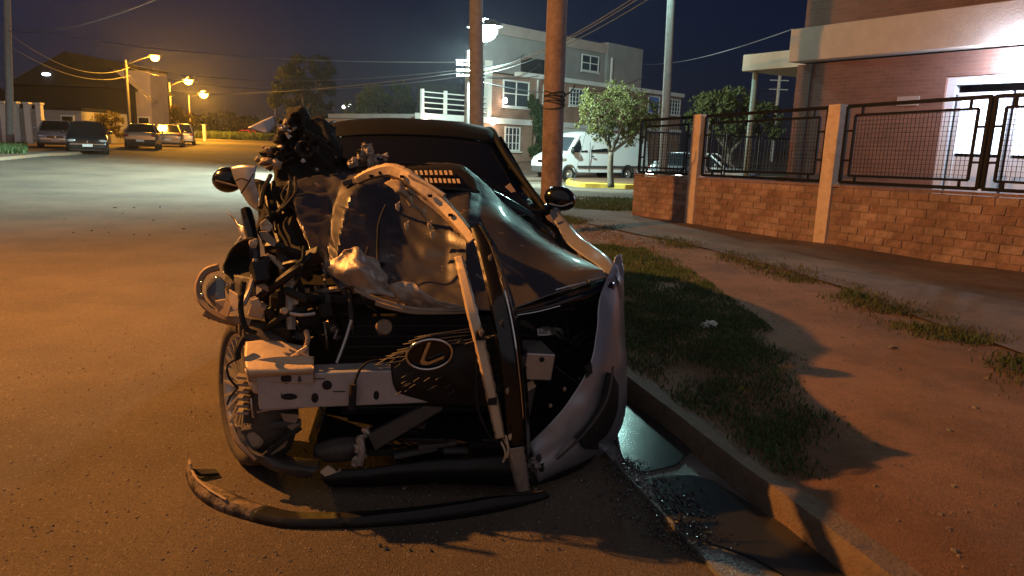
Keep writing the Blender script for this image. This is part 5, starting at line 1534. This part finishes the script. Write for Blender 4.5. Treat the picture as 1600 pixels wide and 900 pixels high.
ptube('brace', [(399, 405, .34), (396, 432, .3), (388, 458, .24), (380, 476, .2)], .013, 'bare_steel')
MB().blob(C(397, 380, .37), (.022, .018, .02), 8, rough=.5).build('joint', 'primer', wreck)
for (pts, m_) in [([(405, 350, .5), (414, 342, .5), (426, 354, .5), (422, 362, .5), (408, 360, .5)], 'primer'), ([(404, 362, .46), (416, 362, .46), (432, 380, .42), (428, 386, .42), (410, 374, .44)], 'tan_plastic'), ([(416, 396, .4), (430, 402, .38), (428, 406, .38), (440, 412, .36), (446, 418, .36), (438, 422, .36), (428, 412, .38)], 'primer'), ([(408, 400, .4), (420, 398, .4), (424, 408, .4), (412, 408, .4)], 'tan_plastic'),
                 ([(336, 470, .3), (352, 468, .28), (362, 478, .26), (356, 496, .24), (340, 490, .28)], 'tan_plastic'), ([(358, 452, .3), (372, 460, .27), (376, 482, .24), (360, 488, .25)], 'primer'), ([(454, 440, .28), (463, 440, .28), (466, 476, .25), (456, 478, .25)], 'primer'), ([(470, 452, .3), (484, 450, .3), (484, 456, .3), (470, 458, .3)], 'tan_plastic'), ([(398, 446, .26), (412, 444, .26), (424, 452, .26), (418, 456, .26)], 'tan_plastic'), ([(390, 470, .2), (402, 466, .2), (408, 478, .2), (396, 488, .2)], 'primer')]:
    plate('torn_tab', pts, m_, .02, crumple=.01, bevel=.003)
# door mirrors
def ellip(name, x, y, dy, s, m_, par=wreck, rough=0, rot=0): 
    c = C(x, y, dy); k = MB(); k.blob((0, 0, 0), s, 18, rough=rough, seed=x); 
    k.v = [(p[0] * math.cos(rot) - p[2] * math.sin(rot) + c[0], p[1] + c[1], p[0] * math.sin(rot) + p[2] * math.cos(rot) + c[2]) for p in k.v]
    return k.build(name, m_, par, smooth=True)
mr_ = ellip('mirror', 875, 310, 1.5, (.105, .09, .078), 'gloss_black', rot=-.25)
ptube('mirror_arm', [(852, 326, 1.5), (860, 322, 1.5), (868, 316, 1.5)], .025, 'gloss_black', mr_)
ribbon('mirror_cap_line', [(858, 318, 1.41, 1.2), (878, 322, 1.39, 1.2), (895, 316, 1.41, 1.2)], 'silver_paint', .003, par=mr_)
ml_ = ellip('mirror', 356, 281, 1.3, (.085, .08, .072), 'gloss_black', rot=.1)
ribbon('mirror_cap_line', [(336, 282, 1.21, 1.3), (350, 286, 1.2, 1.5), (370, 291, 1.2, 1.3)], 'tan_plastic', .004, par=ml_)
pgrid('mirror_cap', [[(361, 262, 1.2), (380, 258, 1.15), (402, 259, 1.12)], [(368, 282, 1.17), (384, 282, 1.12), (398, 282, 1.1)], [(380, 306, 1.14), (392, 306, 1.1), (404, 300, 1.08)], [(392, 322, 1.12), (398, 326, 1.1), (402, 330, 1.08)]], 'silver_paint', 12, 10, par=ml_, crumple=.008)
ptube('crack', [(367, 283, 1.1), (378, 279, 1.08), (390, 284, 1.06)], .004, 'rubber', ml_)
ptube('crack', [(377, 302, 1.1), (386, 288, 1.06), (396, 272, 1.05)], .004, 'rubber', ml_)
# ---------------------------------------------------------------- tower of torn suspension and wing pushed up by the screen
tw = random.Random(12)
pgrid('torn_wing', [[(434, 190, 1.5), (455, 184, 1.55), (490, 186, 1.6), (525, 196, 1.7)], [(430, 235, 1.45), (455, 232, 1.4), (495, 240, 1.45), (540, 248, 1.5)], [(426, 285, 1.3), (455, 290, 1.25), (500, 276, 1.28), (560, 282, 1.3)]], 'rubber', 20, 30, crumple=.09, cs=7, seed=3, solid=.01)
for i in range(9):
    x, y = tw.gauss(465, 24), tw.uniform(190, 268)
    s_ = tw.uniform(.035, .07)
    MB().blob(C(x, y, tw.uniform(1.35, 1.5)), (s_ * tw.uniform(.6, 1.3), s_, s_ * tw.uniform(.6, 1.3)), 16, rough=.6, seed=i).build('torn_rubber', tw.choice(['rubber', 'black_plastic']), wreck, smooth=True)
for i in range(9):
    x, y = tw.gauss(462, 26), tw.uniform(185, 262); d_ = tw.uniform(1.28, 1.42); w_, h_ = tw.uniform(10, 24), tw.uniform(8, 22); a_ = tw.uniform(-.7, .7)
    def cr(u, v, dd): return (x + u * w_ * math.cos(a_) - v * h_ * math.sin(a_), y + u * w_ * math.sin(a_) + v * h_ * math.cos(a_), d_ + dd)
    pgrid('torn_sheet', [[cr(-1, -.6, 0), cr(0, -1, -.05), cr(1, -.7, .03)], [cr(-.8, .1, -.06), cr(.1, 0, .03), cr(.9, .2, -.04)], [cr(-.5, .9, .02), cr(.2, .8, -.05), cr(.7, 1, .04)]], tw.choice(['rubber', 'black_plastic', 'grey_plastic', 'gloss_black']), 12, 12, crumple=.03, cs=14, seed=i, smooth='auto')
for i in range(9):
    x, y = tw.gauss(458, 24), tw.uniform(190, 250)
    ptube('hose', [(x, y, 1.3), (x + tw.uniform(-22, 22), y + tw.uniform(-20, 10), 1.26), (x + tw.uniform(-35, 30), y + tw.uniform(5, 35), 1.3)], tw.choice([.006, .01, .016]), tw.choice(['rubber', 'black_plastic', 'rubber', 'bare_steel']), k=10, n=6)
ellip('torn_rubber', 466, 180, 1.45, (.07, .06, .05), 'rubber', rough=.4)
pgrid('torn_plate', [[(388, 200, 1.35), (408, 190, 1.38), (428, 181, 1.4)], [(402, 205, 1.34), (416, 200, 1.36), (431, 193, 1.39)], [(416, 209, 1.33), (422, 206, 1.35), (426, 202, 1.38)]], 'beam_metal', 8, 10, solid=.006)
ptube('antenna', [(430, 184, 1.4), (430, 170, 1.4)], .005, 'aluminium')
for i in range(13):
    x, y = tw.gauss(424, 11), tw.gauss(243, 8)
    MB().blob(C(x, y, 1.22 + tw.uniform(-.04, .04)), (tw.uniform(.014, .034),) * 2 + (tw.uniform(.012, .028),), 12, rough=.8, seed=i + 50).build('torn_mount', tw.choice(['primer', 'bare_steel', 'tan_plastic', 'rubber', 'primer']), wreck, smooth=True)
for (x, y, s_, m_) in ((442, 200, .02, 'aluminium'), (449, 205, .018, 'chrome'), (436, 196, .012, 'chrome'), (452, 213, .014, 'white_paint'), (474, 251, .014, 'white_paint'), (495, 265, .012, 'aluminium'), (422, 262, .02, 'bare_steel'), (412, 230, .012, 'primer')):
    MB().blob(C(x, y, 1.25), (s_, s_, s_ * .8), 8, rough=.9, seed=x).build('bolt', m_, wreck)
pgrid('torn_plate', [[(474, 200, 1.4), (486, 206, 1.4), (496, 218, 1.42)], [(478, 222, 1.4), (488, 232, 1.4), (498, 238, 1.42)]], 'grey_plastic', 6, 8, solid=.006)
ptube('wiper_arm', [(440, 250, 1.3), (452, 240, 1.3), (470, 245, 1.35)], .006, 'rubber')
for i in range(14):
    x, y = tw.gauss(578, 16), tw.gauss(246, 8)
    MB().blob(C(x, y, 1.15), (tw.uniform(.012, .03), .02, tw.uniform(.012, .03)), 8, rough=1.2, seed=i + 90).build('torn_mount', tw.choice(['bare_steel', 'tan_plastic', 'black_plastic', 'bare_steel', 'aluminium']), wreck)
plate('torn_plate', [(564, 226, 1.4), (582, 224, 1.4), (578, 240, 1.4), (566, 244, 1.4)], 'bare_steel', .01)
for i in range(12):
    x, y = tw.uniform(405, 470), tw.uniform(265, 340)
    ptube('hose', [(x, y, .95), (x + tw.uniform(-20, 20), y + 25, .85), (x + tw.uniform(-25, 25), y + 50, .75)], tw.choice([.006, .009, .013]), tw.choice(['rubber', 'black_plastic']), k=8, n=6)
pgrid('torn_wing', [[(405, 285, 1.0), (430, 290, .96), (455, 300, .95)], [(402, 330, .92), (430, 345, .86), (462, 350, .82)], [(408, 385, .8), (440, 395, .7), (478, 398, .6)]], 'rubber', 14, 16, crumple=.06, cs=8, seed=8, solid=.008)
# bits of trim swinging in front of the bonnet
pgrid('torn_bracket', [[(604, 284, .66), (618, 280, .65), (632, 290, .64)], [(616, 300, .6), (640, 310, .58), (665, 338, .55)], [(640, 318, .58), (668, 345, .54), (690, 365, .5)]], 'tan_plastic', 12, 12, crumple=.035, cs=16)
for (x, y) in ((622, 322), (636, 352), (664, 330), (672, 352), (676, 366)): MB().blob(C(x, y, .56), (.012, .01, .018), 8, rough=1).build('clip', 'primer', wreck)

# ================================================================== THE BENT BUMPER STRIP HANGING OVER THE BONNET
def as_thing(root, obs):
    for o in obs:
        mw = Matrix.Translation(Vector(CL)) @ Matrix.Rotation(TH, 4, 'Z')
        o.parent = root
strip = empty('bumper_strip', CL, TH, 'long bent bumper strip arching over the bonnet and hanging down the nose', 'car part')
rail_ = ribbon('rail', [(556, 283, .95, 7), (578, 272, .86, 9), (608, 266, .76, 11), (632, 274, .68, 12), (660, 294, .6, 12), (690, 320, .52, 12), (718, 350, .4, 11), (738, 376, .3, 9)], 'primer', .02, par=strip, n=60, jag=1.5)
for (x, y, d_) in ((580, 275, .84), (595, 270, .8), (628, 276, .665), (672, 306, .545), (704, 336, .44)): MB().box(C(x, y, d_ - .012), (.022, .012, .014)).build('hole_shade', 'rubber', rail_)  # dark boxes standing in for the shade in the rail's holes
ribbon('rail_flange', [(610, 281, .75, 3), (650, 305, .6, 3), (690, 335, .5, 4), (718, 362, .38, 5)], 'tan_plastic', .01, par=strip, jag=2.5)
ptube('rail_rib', [(640, 274, .64), (668, 289, .58), (694, 306, .52)], .012, 'primer', strip)
cbox('end_cap', 543, 285, .96, .05, .03, .04, 'grey_plastic', (0, -.3, 0), par=strip)
face = ribbon('face', [(742, 352, .34, 10), (758, 385, .18, 14), (772, 430, .0, 17), (785, 480, -.14, 20), (796, 540, -.2, 21), (803, 600, -.22, 21), (807, 660, -.2, 20), (812, 715, -.16, 17), (818, 764, -.12, 11)], 'gloss_black', .03, par=strip, n=70, prof=[(-1, -.6), (-.75, .6), (-.2, 1), (.5, .8), (.72, 1.3), (1, 0)])
ribbon('highlight_line', [(748, 355, .3, 1.2), (770, 400, .1, 1.5), (788, 452, -.13, 1.6), (803, 520, -.235, 1.7), (812, 590, -.255, 1.5), (818, 655, -.235, 1.2)], 'chrome', .004, par=strip)  # bright line added as the highlight along the glossy face
fl_ = ribbon('flange', [(716, 400, .12, 7), (726, 440, -.02, 8), (738, 490, -.14, 9), (752, 545, -.19, 9), (764, 600, -.21, 9), (775, 650, -.2, 9), (782, 685, -.19, 8)], 'primer', .012, par=strip, n=50, jag=2)
for (x, y) in ((750, 524), (769, 625)): MB().box(C(x, y, -.205), (.036, .03, .034)).build('notch_shade', 'rubber', fl_)  # dark boxes standing in for the shade in the flange's notches
for (x, y, m_) in ((752, 520, 'tan_plastic'), (766, 402, 'tan_plastic'), (784, 505, 'grey_plastic'), (793, 610, 'tan_plastic'), (797, 682, 'primer')):
    MB().blob(C(x, y, -.1 if y < 470 else -.245), (.008, .008, .012), 8, rough=.8).build('clip', m_, strip)
ribbon('foot', [(806, 700, -.2, 14), (812, 735, -.18, 13), (818, 768, -.15, 10)], 'bare_steel', .012, par=strip, jag=3)
for p_ in ([(783, 690, -.18), (790, 708, -.2), (786, 722, -.19)], [(787, 685, -.18), (797, 705, -.2), (801, 716, -.2)], [(790, 680, -.2), (794, 700, -.21), (792, 715, -.2)]): ptube('torn_strand', p_, .005, 'primer', strip)
for i in range(8): MB().blob(C(tw.uniform(822, 855), tw.uniform(712, 735), -.08), (.018, .02, .014), 8, rough=1.1, seed=i).build('torn_mount', tw.choice(['bare_steel', 'rubber', 'aluminium', 'grey_plastic']), strip)

# ================================================================== THE LIP LYING ON THE ROAD
lip = empty('bumper_lip', G(600, 815, 0), 0, 'scuffed front bumper lip lying on the road before the wreck', 'car part')
ll = np.array(lip.location)
lpx = [(290, 742), (297, 762), (312, 780), (340, 797), (385, 812), (440, 824), (520, 826), (620, 821), (720, 810), (800, 795), (858, 778)]
lc_ = catmull([G(x, y, 0.004) for x, y in lpx], 90)
rows = []
for i, p in enumerate(lc_):
    t = i / 89
    d = lc_[min(i + 1, 89)] - lc_[max(i - 1, 0)]; d /= np.linalg.norm(d)
    nn = np.array([-d[1], d[0], 0])                      # towards the car
    hgt = (.075 if t < .06 else .045 + .012 * math.sin(t * 9)) * (1 - .55 * S(t, .85, 1.0))
    wdt = (.03 + .08 * S(t, .05, .25)) * (1 - .5 * S(t, .8, 1))
    w = .006 * mnoise.noise(Vector((t * 30, 1, 0)))
    rows.append([p, p + nn * .004 + np.array([0, 0, hgt * .55 + w]), p + nn * (.018 + w) + np.array([0, 0, hgt]), p + nn * wdt * .6 + np.array([0, 0, hgt * .8 + w]), p + nn * wdt + np.array([0, 0, hgt * .35])])
rows = [[q - ll for q in r_] for r_ in rows]
n1 = 52
MB().grid(rows[:n1 - 14]).build('scraped_end', 'scuffed', lip, smooth='auto', solid=.005)
MB().grid(rows[n1 - 15:]).build('blade', 'black_plastic', lip, smooth='auto', solid=.005)
k = MB(); k.tube([np.array(r_[2]) + np.array([0, 0, .004]) for r_ in rows[2:30]], .006, 5); k.build('scraped_rim', 'tan_plastic', lip)
p0 = np.array(rows[3][2]); 
k = MB(); k.prism([p0 + np.array(q) for q in [(0.0, .01, -.05), (.09, .06, -.07), (.12, .02, -.07), (.05, -.02, -.06)]], (0, 0, .012)); k.build('mount_tab', 'rubber', lip)
# ================================================================== OTHER VEHICLES
def car(loc, rz, label, paint, L=4.3, Wd=1.72, Hh=1.46, belt=.92, suv=False, lights_on=False, group='parked cars', bumper=None):
    """nose at local y = 0 pointing to -y, tail at y = L"""
    o = empty('parked_car', loc, rz, label, 'car', group)
    hw = Wd / 2
    hoodz = .78 if not suv else .92
    st = [(0.0, .52, hw * .80, .30), (.06, hoodz - .14, hw * .88, .24), (.3, hoodz - .02, hw * .96, .22), (1.15, belt - .02, hw, .22), (2.2, belt, hw, .22), (3.2, belt + .02, hw, .22), (L - .45, belt + .03, hw * .97, .24), (L - .06, belt - .04, hw * .9, .28), (L, .6, hw * .84, .34)]
    rows = []
    for y, zt_, w, zb_ in st:
        rows.append([(-w * .9, y, zb_), (-w, y, zb_ + .14), (-w * 1.0, y, zb_ + (zt_ - zb_) * .62), (-w * .93, y, zt_ - .03), (-w * .55, y, zt_ + .015), (0, y, zt_ + .03), (w * .55, y, zt_ + .015), (w * .93, y, zt_ - .03), (w * 1.0, y, zb_ + (zt_ - zb_) * .62), (w, y, zb_ + .14), (w * .9, y, zb_)])
    R = dense(rows, 40, 31)
    b = MB().grid(R.tolist())
    n = 31
    b.f.append(tuple(range(n - 1, -1, -1))); b.f.append(tuple(39 * n + j for j in range(n)))
    b.build('body', paint, o, smooth='auto')
    MB().box((0, L / 2, .24), (Wd * .86, L * .94, .12)).build('chassis', 'black_plastic', o)
    y0, y1, y2, y3 = (1.05, 1.75, L - 1.15 if not suv else L - .55, L - .5 if not suv else L - .12)
    wb, wt = hw * .9, hw * .68
    zt_, zb_ = Hh, belt + .0
    def quad(name, pts, m_): return MB().add(pts, [(0, 1, 2, 3)]).build(name, m_, o, solid=.01)
    quad('windscreen', [(-wb, y0 + .08, zb_), (wb, y0 + .08, zb_), (wt, y1, zt_ - .05), (-wt, y1, zt_ - .05)], 'glass_dark')
    quad('rear_window', [(-wb, y3, zb_), (wb, y3, zb_), (wt, y2, zt_ - .05), (-wt, y2, zt_ - .05)], 'glass_dark')
    for s in (-1, 1):
        quad('side_window', [(s * wb, y0 + .1, zb_), (s * wb, y3 - .02, zb_), (s * wt, y2, zt_ - .05), (s * wt, y1, zt_ - .05)], 'glass_dark')
        MB().tube([(s * wb, y0, zb_), (s * wt, y1, zt_ - .04), (s * wt, y2, zt_ - .04), (s * wb, y3, zb_)], .04, 6).build('pillar', paint, o)
        MB().bar((s * wb * 1.0, (y1 + y2) / 2 + .05, zb_), (s * wt, (y1 + y2) / 2, zt_ - .05), .07, .03).build('door_pillar', 'black_plastic', o)
        mi = MB().blob((s * (hw + .1), y0 + .35, zb_ + .08), (.1, .07, .07), 10).build('mirror', paint, o, smooth=True)
        for yy_ in (.82, L - .85):
            w = empty('wheel', (s * (hw - .11), yy_, .31)); w.parent = o
            M = Matrix.Rotation(s * math.pi / 2, 4, 'Y')
            MB().lathe([(0, .02), (.19, .02), (.2, .1), (.28, .105), (.31, .07), (.31, -.09), (.2, -.1), (0, -.1)], M, 24).build('tyre', 'rubber', w, smooth='auto')
            MB().lathe([(0, .075), (.05, .085), (.07, .05), (.185, .09), (.195, .03)], M, 20).build('rim', 'aluminium', w, smooth='auto')
        h_ = MB().blob((s * hw * .7, .1, hoodz - .16), (.2, .1, .075), 14).build('headlight', 'headlamp_glow' if lights_on else 'lamp_bright', o, smooth=True)
        MB().blob((s * hw * .78, L - .05, belt - .14), (.14, .07, .09), 12).build('tail_light', 'tail_red', o, smooth=True)
    rf = dense([[(-wt, y1, zt_ - .05), (0, y1 - .03, zt_ - .01), (wt, y1, zt_ - .05)], [(-wt, (y1 + y2) / 2, zt_ - .03), (0, (y1 + y2) / 2, zt_ + .02), (wt, (y1 + y2) / 2, zt_ - .03)], [(-wt, y2, zt_ - .05), (0, y2 + .02, zt_ - .01), (wt, y2, zt_ - .05)]], 8, 10)
    MB().grid(rf.tolist()).build('roof', paint, o, smooth=True, solid=.03)
    g = MB().box((0, .03, hoodz - .2), (hw * .85, .08, .12)).build('grille', 'gloss_black', o, bevel=.015)
    ptsb = [(0.03 * math.cos(a), -.02, hoodz - .2 + .05 * math.sin(a)) for a in np.linspace(0, 6.28, 14, endpoint=False)]
    MB().prism(ptsb, (0, .02, 0)).build('badge', 'chrome', g)
    MB().bar((-hw * .8, .02, hoodz - .31), (hw * .8, .02, hoodz - .31), .05, .03).build('bumper_trim', 'chrome' if bumper is None else bumper, o)
    MB().box((0, L - .02, .42), (Wd * .88, .16, .26)).build('rear_bumper', 'black_plastic' if bumper else paint, o, bevel=.03)
    MB().box((0, .0, .42), (.4, .03, .12)).build('number_plate', 'plate', o)
    MB().box((0, L + .065, .5), (.4, .02, .12)).build('number_plate', 'plate', o)
    return o
def put_car(x, y, rear, ang, *a, **k):
    p = G(x, y)
    L = k.get('L', 4.3)
    d = np.array([-math.sin(ang), math.cos(ang)])       # away from the camera
    if rear:
        q = np.array([p[0], p[1]]) + d * L; rz = ang + math.pi
    else:
        q = np.array([p[0], p[1]]); rz = ang
    return car((q[0], q[1], float(tz(p[0], p[1]))), rz, *a, **k)
SA = math.radians(22)
put_car(138, 242, False, math.radians(30), 'dark parked car with shining chrome grille facing the junction', 'dark_paint', suv=False, Hh=1.5)
put_car(220, 234, True, SA, 'pale tan sedan with dark bumper parked ahead of the others', 'tan_paint', bumper='black_plastic', L=4.0, Hh=1.42)
put_car(263, 230, True, SA, 'bronze sedan parked between two other cars under the orange lamps', 'tan_paint', L=4.2)
put_car(285, 226.5, True, SA, 'grey estate car at the far end of the parked row', 'silver_paint', L=4.3, suv=True, Hh=1.6)
put_car(88, 232, False, math.radians(30), 'pale hatchback tucked behind the dark parked car', 'silver_paint', L=3.8, Hh=1.45)
put_car(408, 219, False, math.radians(75), 'small red car beyond the far end of the junction', 'red_paint', L=4.0, Hh=1.4)

# cars glimpsed through the fence
p = at(1035, 268, 29); p[2] = float(tz(p[0], p[1]))
car(p, math.radians(-35), 'car with glowing headlights seen through the iron railing', 'silver_paint', lights_on=True)
p = at(1180, 262, 30); p[2] = float(tz(p[0], p[1]))
car(p, math.radians(60), 'pale car parked behind the porch post and fence', 'white_paint')

# ---------------------------------------------------------------- white van
fw, rw_ = G(890, 284), G(981, 284)
vd = rw_ - fw; va = math.atan2(vd[1], vd[0])
van = empty('delivery_van', (fw[0], fw[1], float(tz(fw[0], fw[1]))), va, 'white delivery van parked across the junction behind the small tree', 'van')
WB = float(np.hypot(vd[0], vd[1])); sc_ = WB / 3.2
# local x runs from front axle to rear, y away from us; the near flank is y = 0
HV = 2.18
prof = [(-.86, .42), (-.92, .62), (-.9, .86), (-.72, 1.04), (-.25, 1.2), (.02, 1.28), (.52, 1.95), (.75, 2.1), (1.1, HV), (4.0, HV + .02), (4.3, HV - .1), (4.42, 1.9), (4.45, .5), (4.4, .38)]
prof = [(x * sc_ * (.62 if x < 0 else 1), z) for x, z in prof]
def vside(y, ins): return [(x, y, z - (ins * .6 if z > 1.9 else 0)) for x, z in prof]
rows = [vside(.12, .08), vside(.03, .03), vside(0.0, 0.0)]
secs = [[(x, .10 + (.12 if z > 1.6 else 0) + (.10 if z > 2.0 else 0), z) for x, z in prof], [(x, .3 + (.14 if z > 1.6 else 0), z + (.03 if z > 2 else 0)) for x, z in prof], [(x, .98, z + (.06 if z > 2 else 0)) for x, z in prof], [(x, 1.66 - (.14 if z > 1.6 else 0), z + (.03 if z > 2 else 0)) for x, z in prof], [(x, 1.86 - (.12 if z > 1.6 else 0) - (.1 if z > 2 else 0), z) for x, z in prof]]
k = MB(); k.grid(secs)
n = len(prof)
k.f.append(tuple(range(n))); k.f.append(tuple(4 * n + j for j in range(n)))
k.build('body', 'white_paint', van, smooth='auto')
def vplate(name, pts, m_, y=.085, th=.03, par=van): return MB().prism([(x * sc_, y + (.12 if z > 1.6 else .0), z) for x, z in pts], (0, th, 0)).build(name, m_, par)
def vpl(name, pts, m_, par=van):
    # follows the flank, which leans in above the waist
    P = [(x * sc_, .092 + max(0, (z - 1.28)) * .28, z) for x, z in pts]
    return MB().prism(P, (0, .03, 0)).build(name, m_, par)
vpl('side_window', [(.05, 1.3), (.95, 1.32), (.95, 1.86), (.6, 1.86)], 'glass_dark')
vpl('side_window', [(1.15, 1.32), (2.05, 1.34), (2.05, 1.84), (1.15, 1.86)], 'glass_dark')
MB().prism([(.045 * sc_, .3, 1.33), (.045 * sc_, 1.66, 1.33), (.5 * sc_, 1.55, 1.93), (.5 * sc_, .42, 1.93)], (-.06, 0, .03)).build('windscreen', 'glass_night', van)
MB().bar((.45 * sc_, .08, .66), (4.35 * sc_, .08, .66), .03, .1).build('side_moulding', 'grey_plastic', van)
MB().box((-.5 * sc_, .98, .5), (.2, 1.76, .3)).build('front_bumper', 'grey_plastic', van, bevel=.04)
MB().box((-.54 * sc_, .98, .86), (.08, .9, .12)).build('grille', 'gloss_black', van, bevel=.01)
vpl('headlight', [(-.54, .78), (-.3, .9), (-.27, 1.02), (-.45, 1.0)], 'lamp_clear')
vpl('indicator', [(-.28, .9), (-.14, .94), (-.15, 1.02), (-.25, 1.02)], 'tan_plastic')
for x in (1.05, 2.12): MB().box((x * sc_, .085, 1.1), (.012, .02, 1.3)).build('door_gap', 'rubber', van)
MB().box((1.2 * sc_, .07, 1.12), (.14, .04, .05)).build('handle', 'black_plastic', van)
MB().blob((.1, -.02, 1.38), (.09, .1, .17), 10).build('mirror', 'black_plastic', van, smooth=True)
for x in (0, WB):
    for y in (.16, 1.72):
        w = empty('wheel', (x, y, .33)); w.parent = van
        M = Matrix.Rotation(math.pi / 2, 4, 'X') if y < 1 else Matrix.Rotation(-math.pi / 2, 4, 'X')
        MB().lathe([(0, .02), (.2, .02), (.21, .11), (.3, .115), (.33, .08), (.33, -.09), (.2, -.1), (0, -.1)], M, 24).build('tyre', 'rubber', w, smooth='auto')
        MB().lathe([(0, .09), (.06, .1), (.08, .06), (.19, .1), (.2, .03)], M, 20).build('rim', 'aluminium', w, smooth='auto')
    MB().lathe([(.40, .1), (.40, -.02)], Matrix.Translation((x, .12, .36)) @ Matrix.Rotation(math.pi / 2, 4, 'X'), 24).build('wheel_arch', 'black_plastic', van)
# ================================================================== HAZE ADDED FOR THE LAMPS' GLOW
hz_m = bpy.data.materials.new('haze'); hz_m.use_nodes = True
hn_ = hz_m.node_tree.nodes; hl_ = hz_m.node_tree.links
hn_.clear()
pv = hn_.new('ShaderNodeVolumePrincipled'); pv.inputs['Color'].default_value = (.9, .93, 1, 1); pv.inputs['Density'].default_value = 0.0003; pv.inputs['Anisotropy'].default_value = 0.78
ho = hn_.new('ShaderNodeOutputMaterial'); hl_.new(pv.outputs[0], ho.inputs['Volume'])
hb_ = MB().box((0, 725, 6.2), (1900, 1640, 15)).build('haze', hz_m)
hb_['kind'] = 'stuff'; hb_['label'] = 'thin haze added for the glow round the lamps'
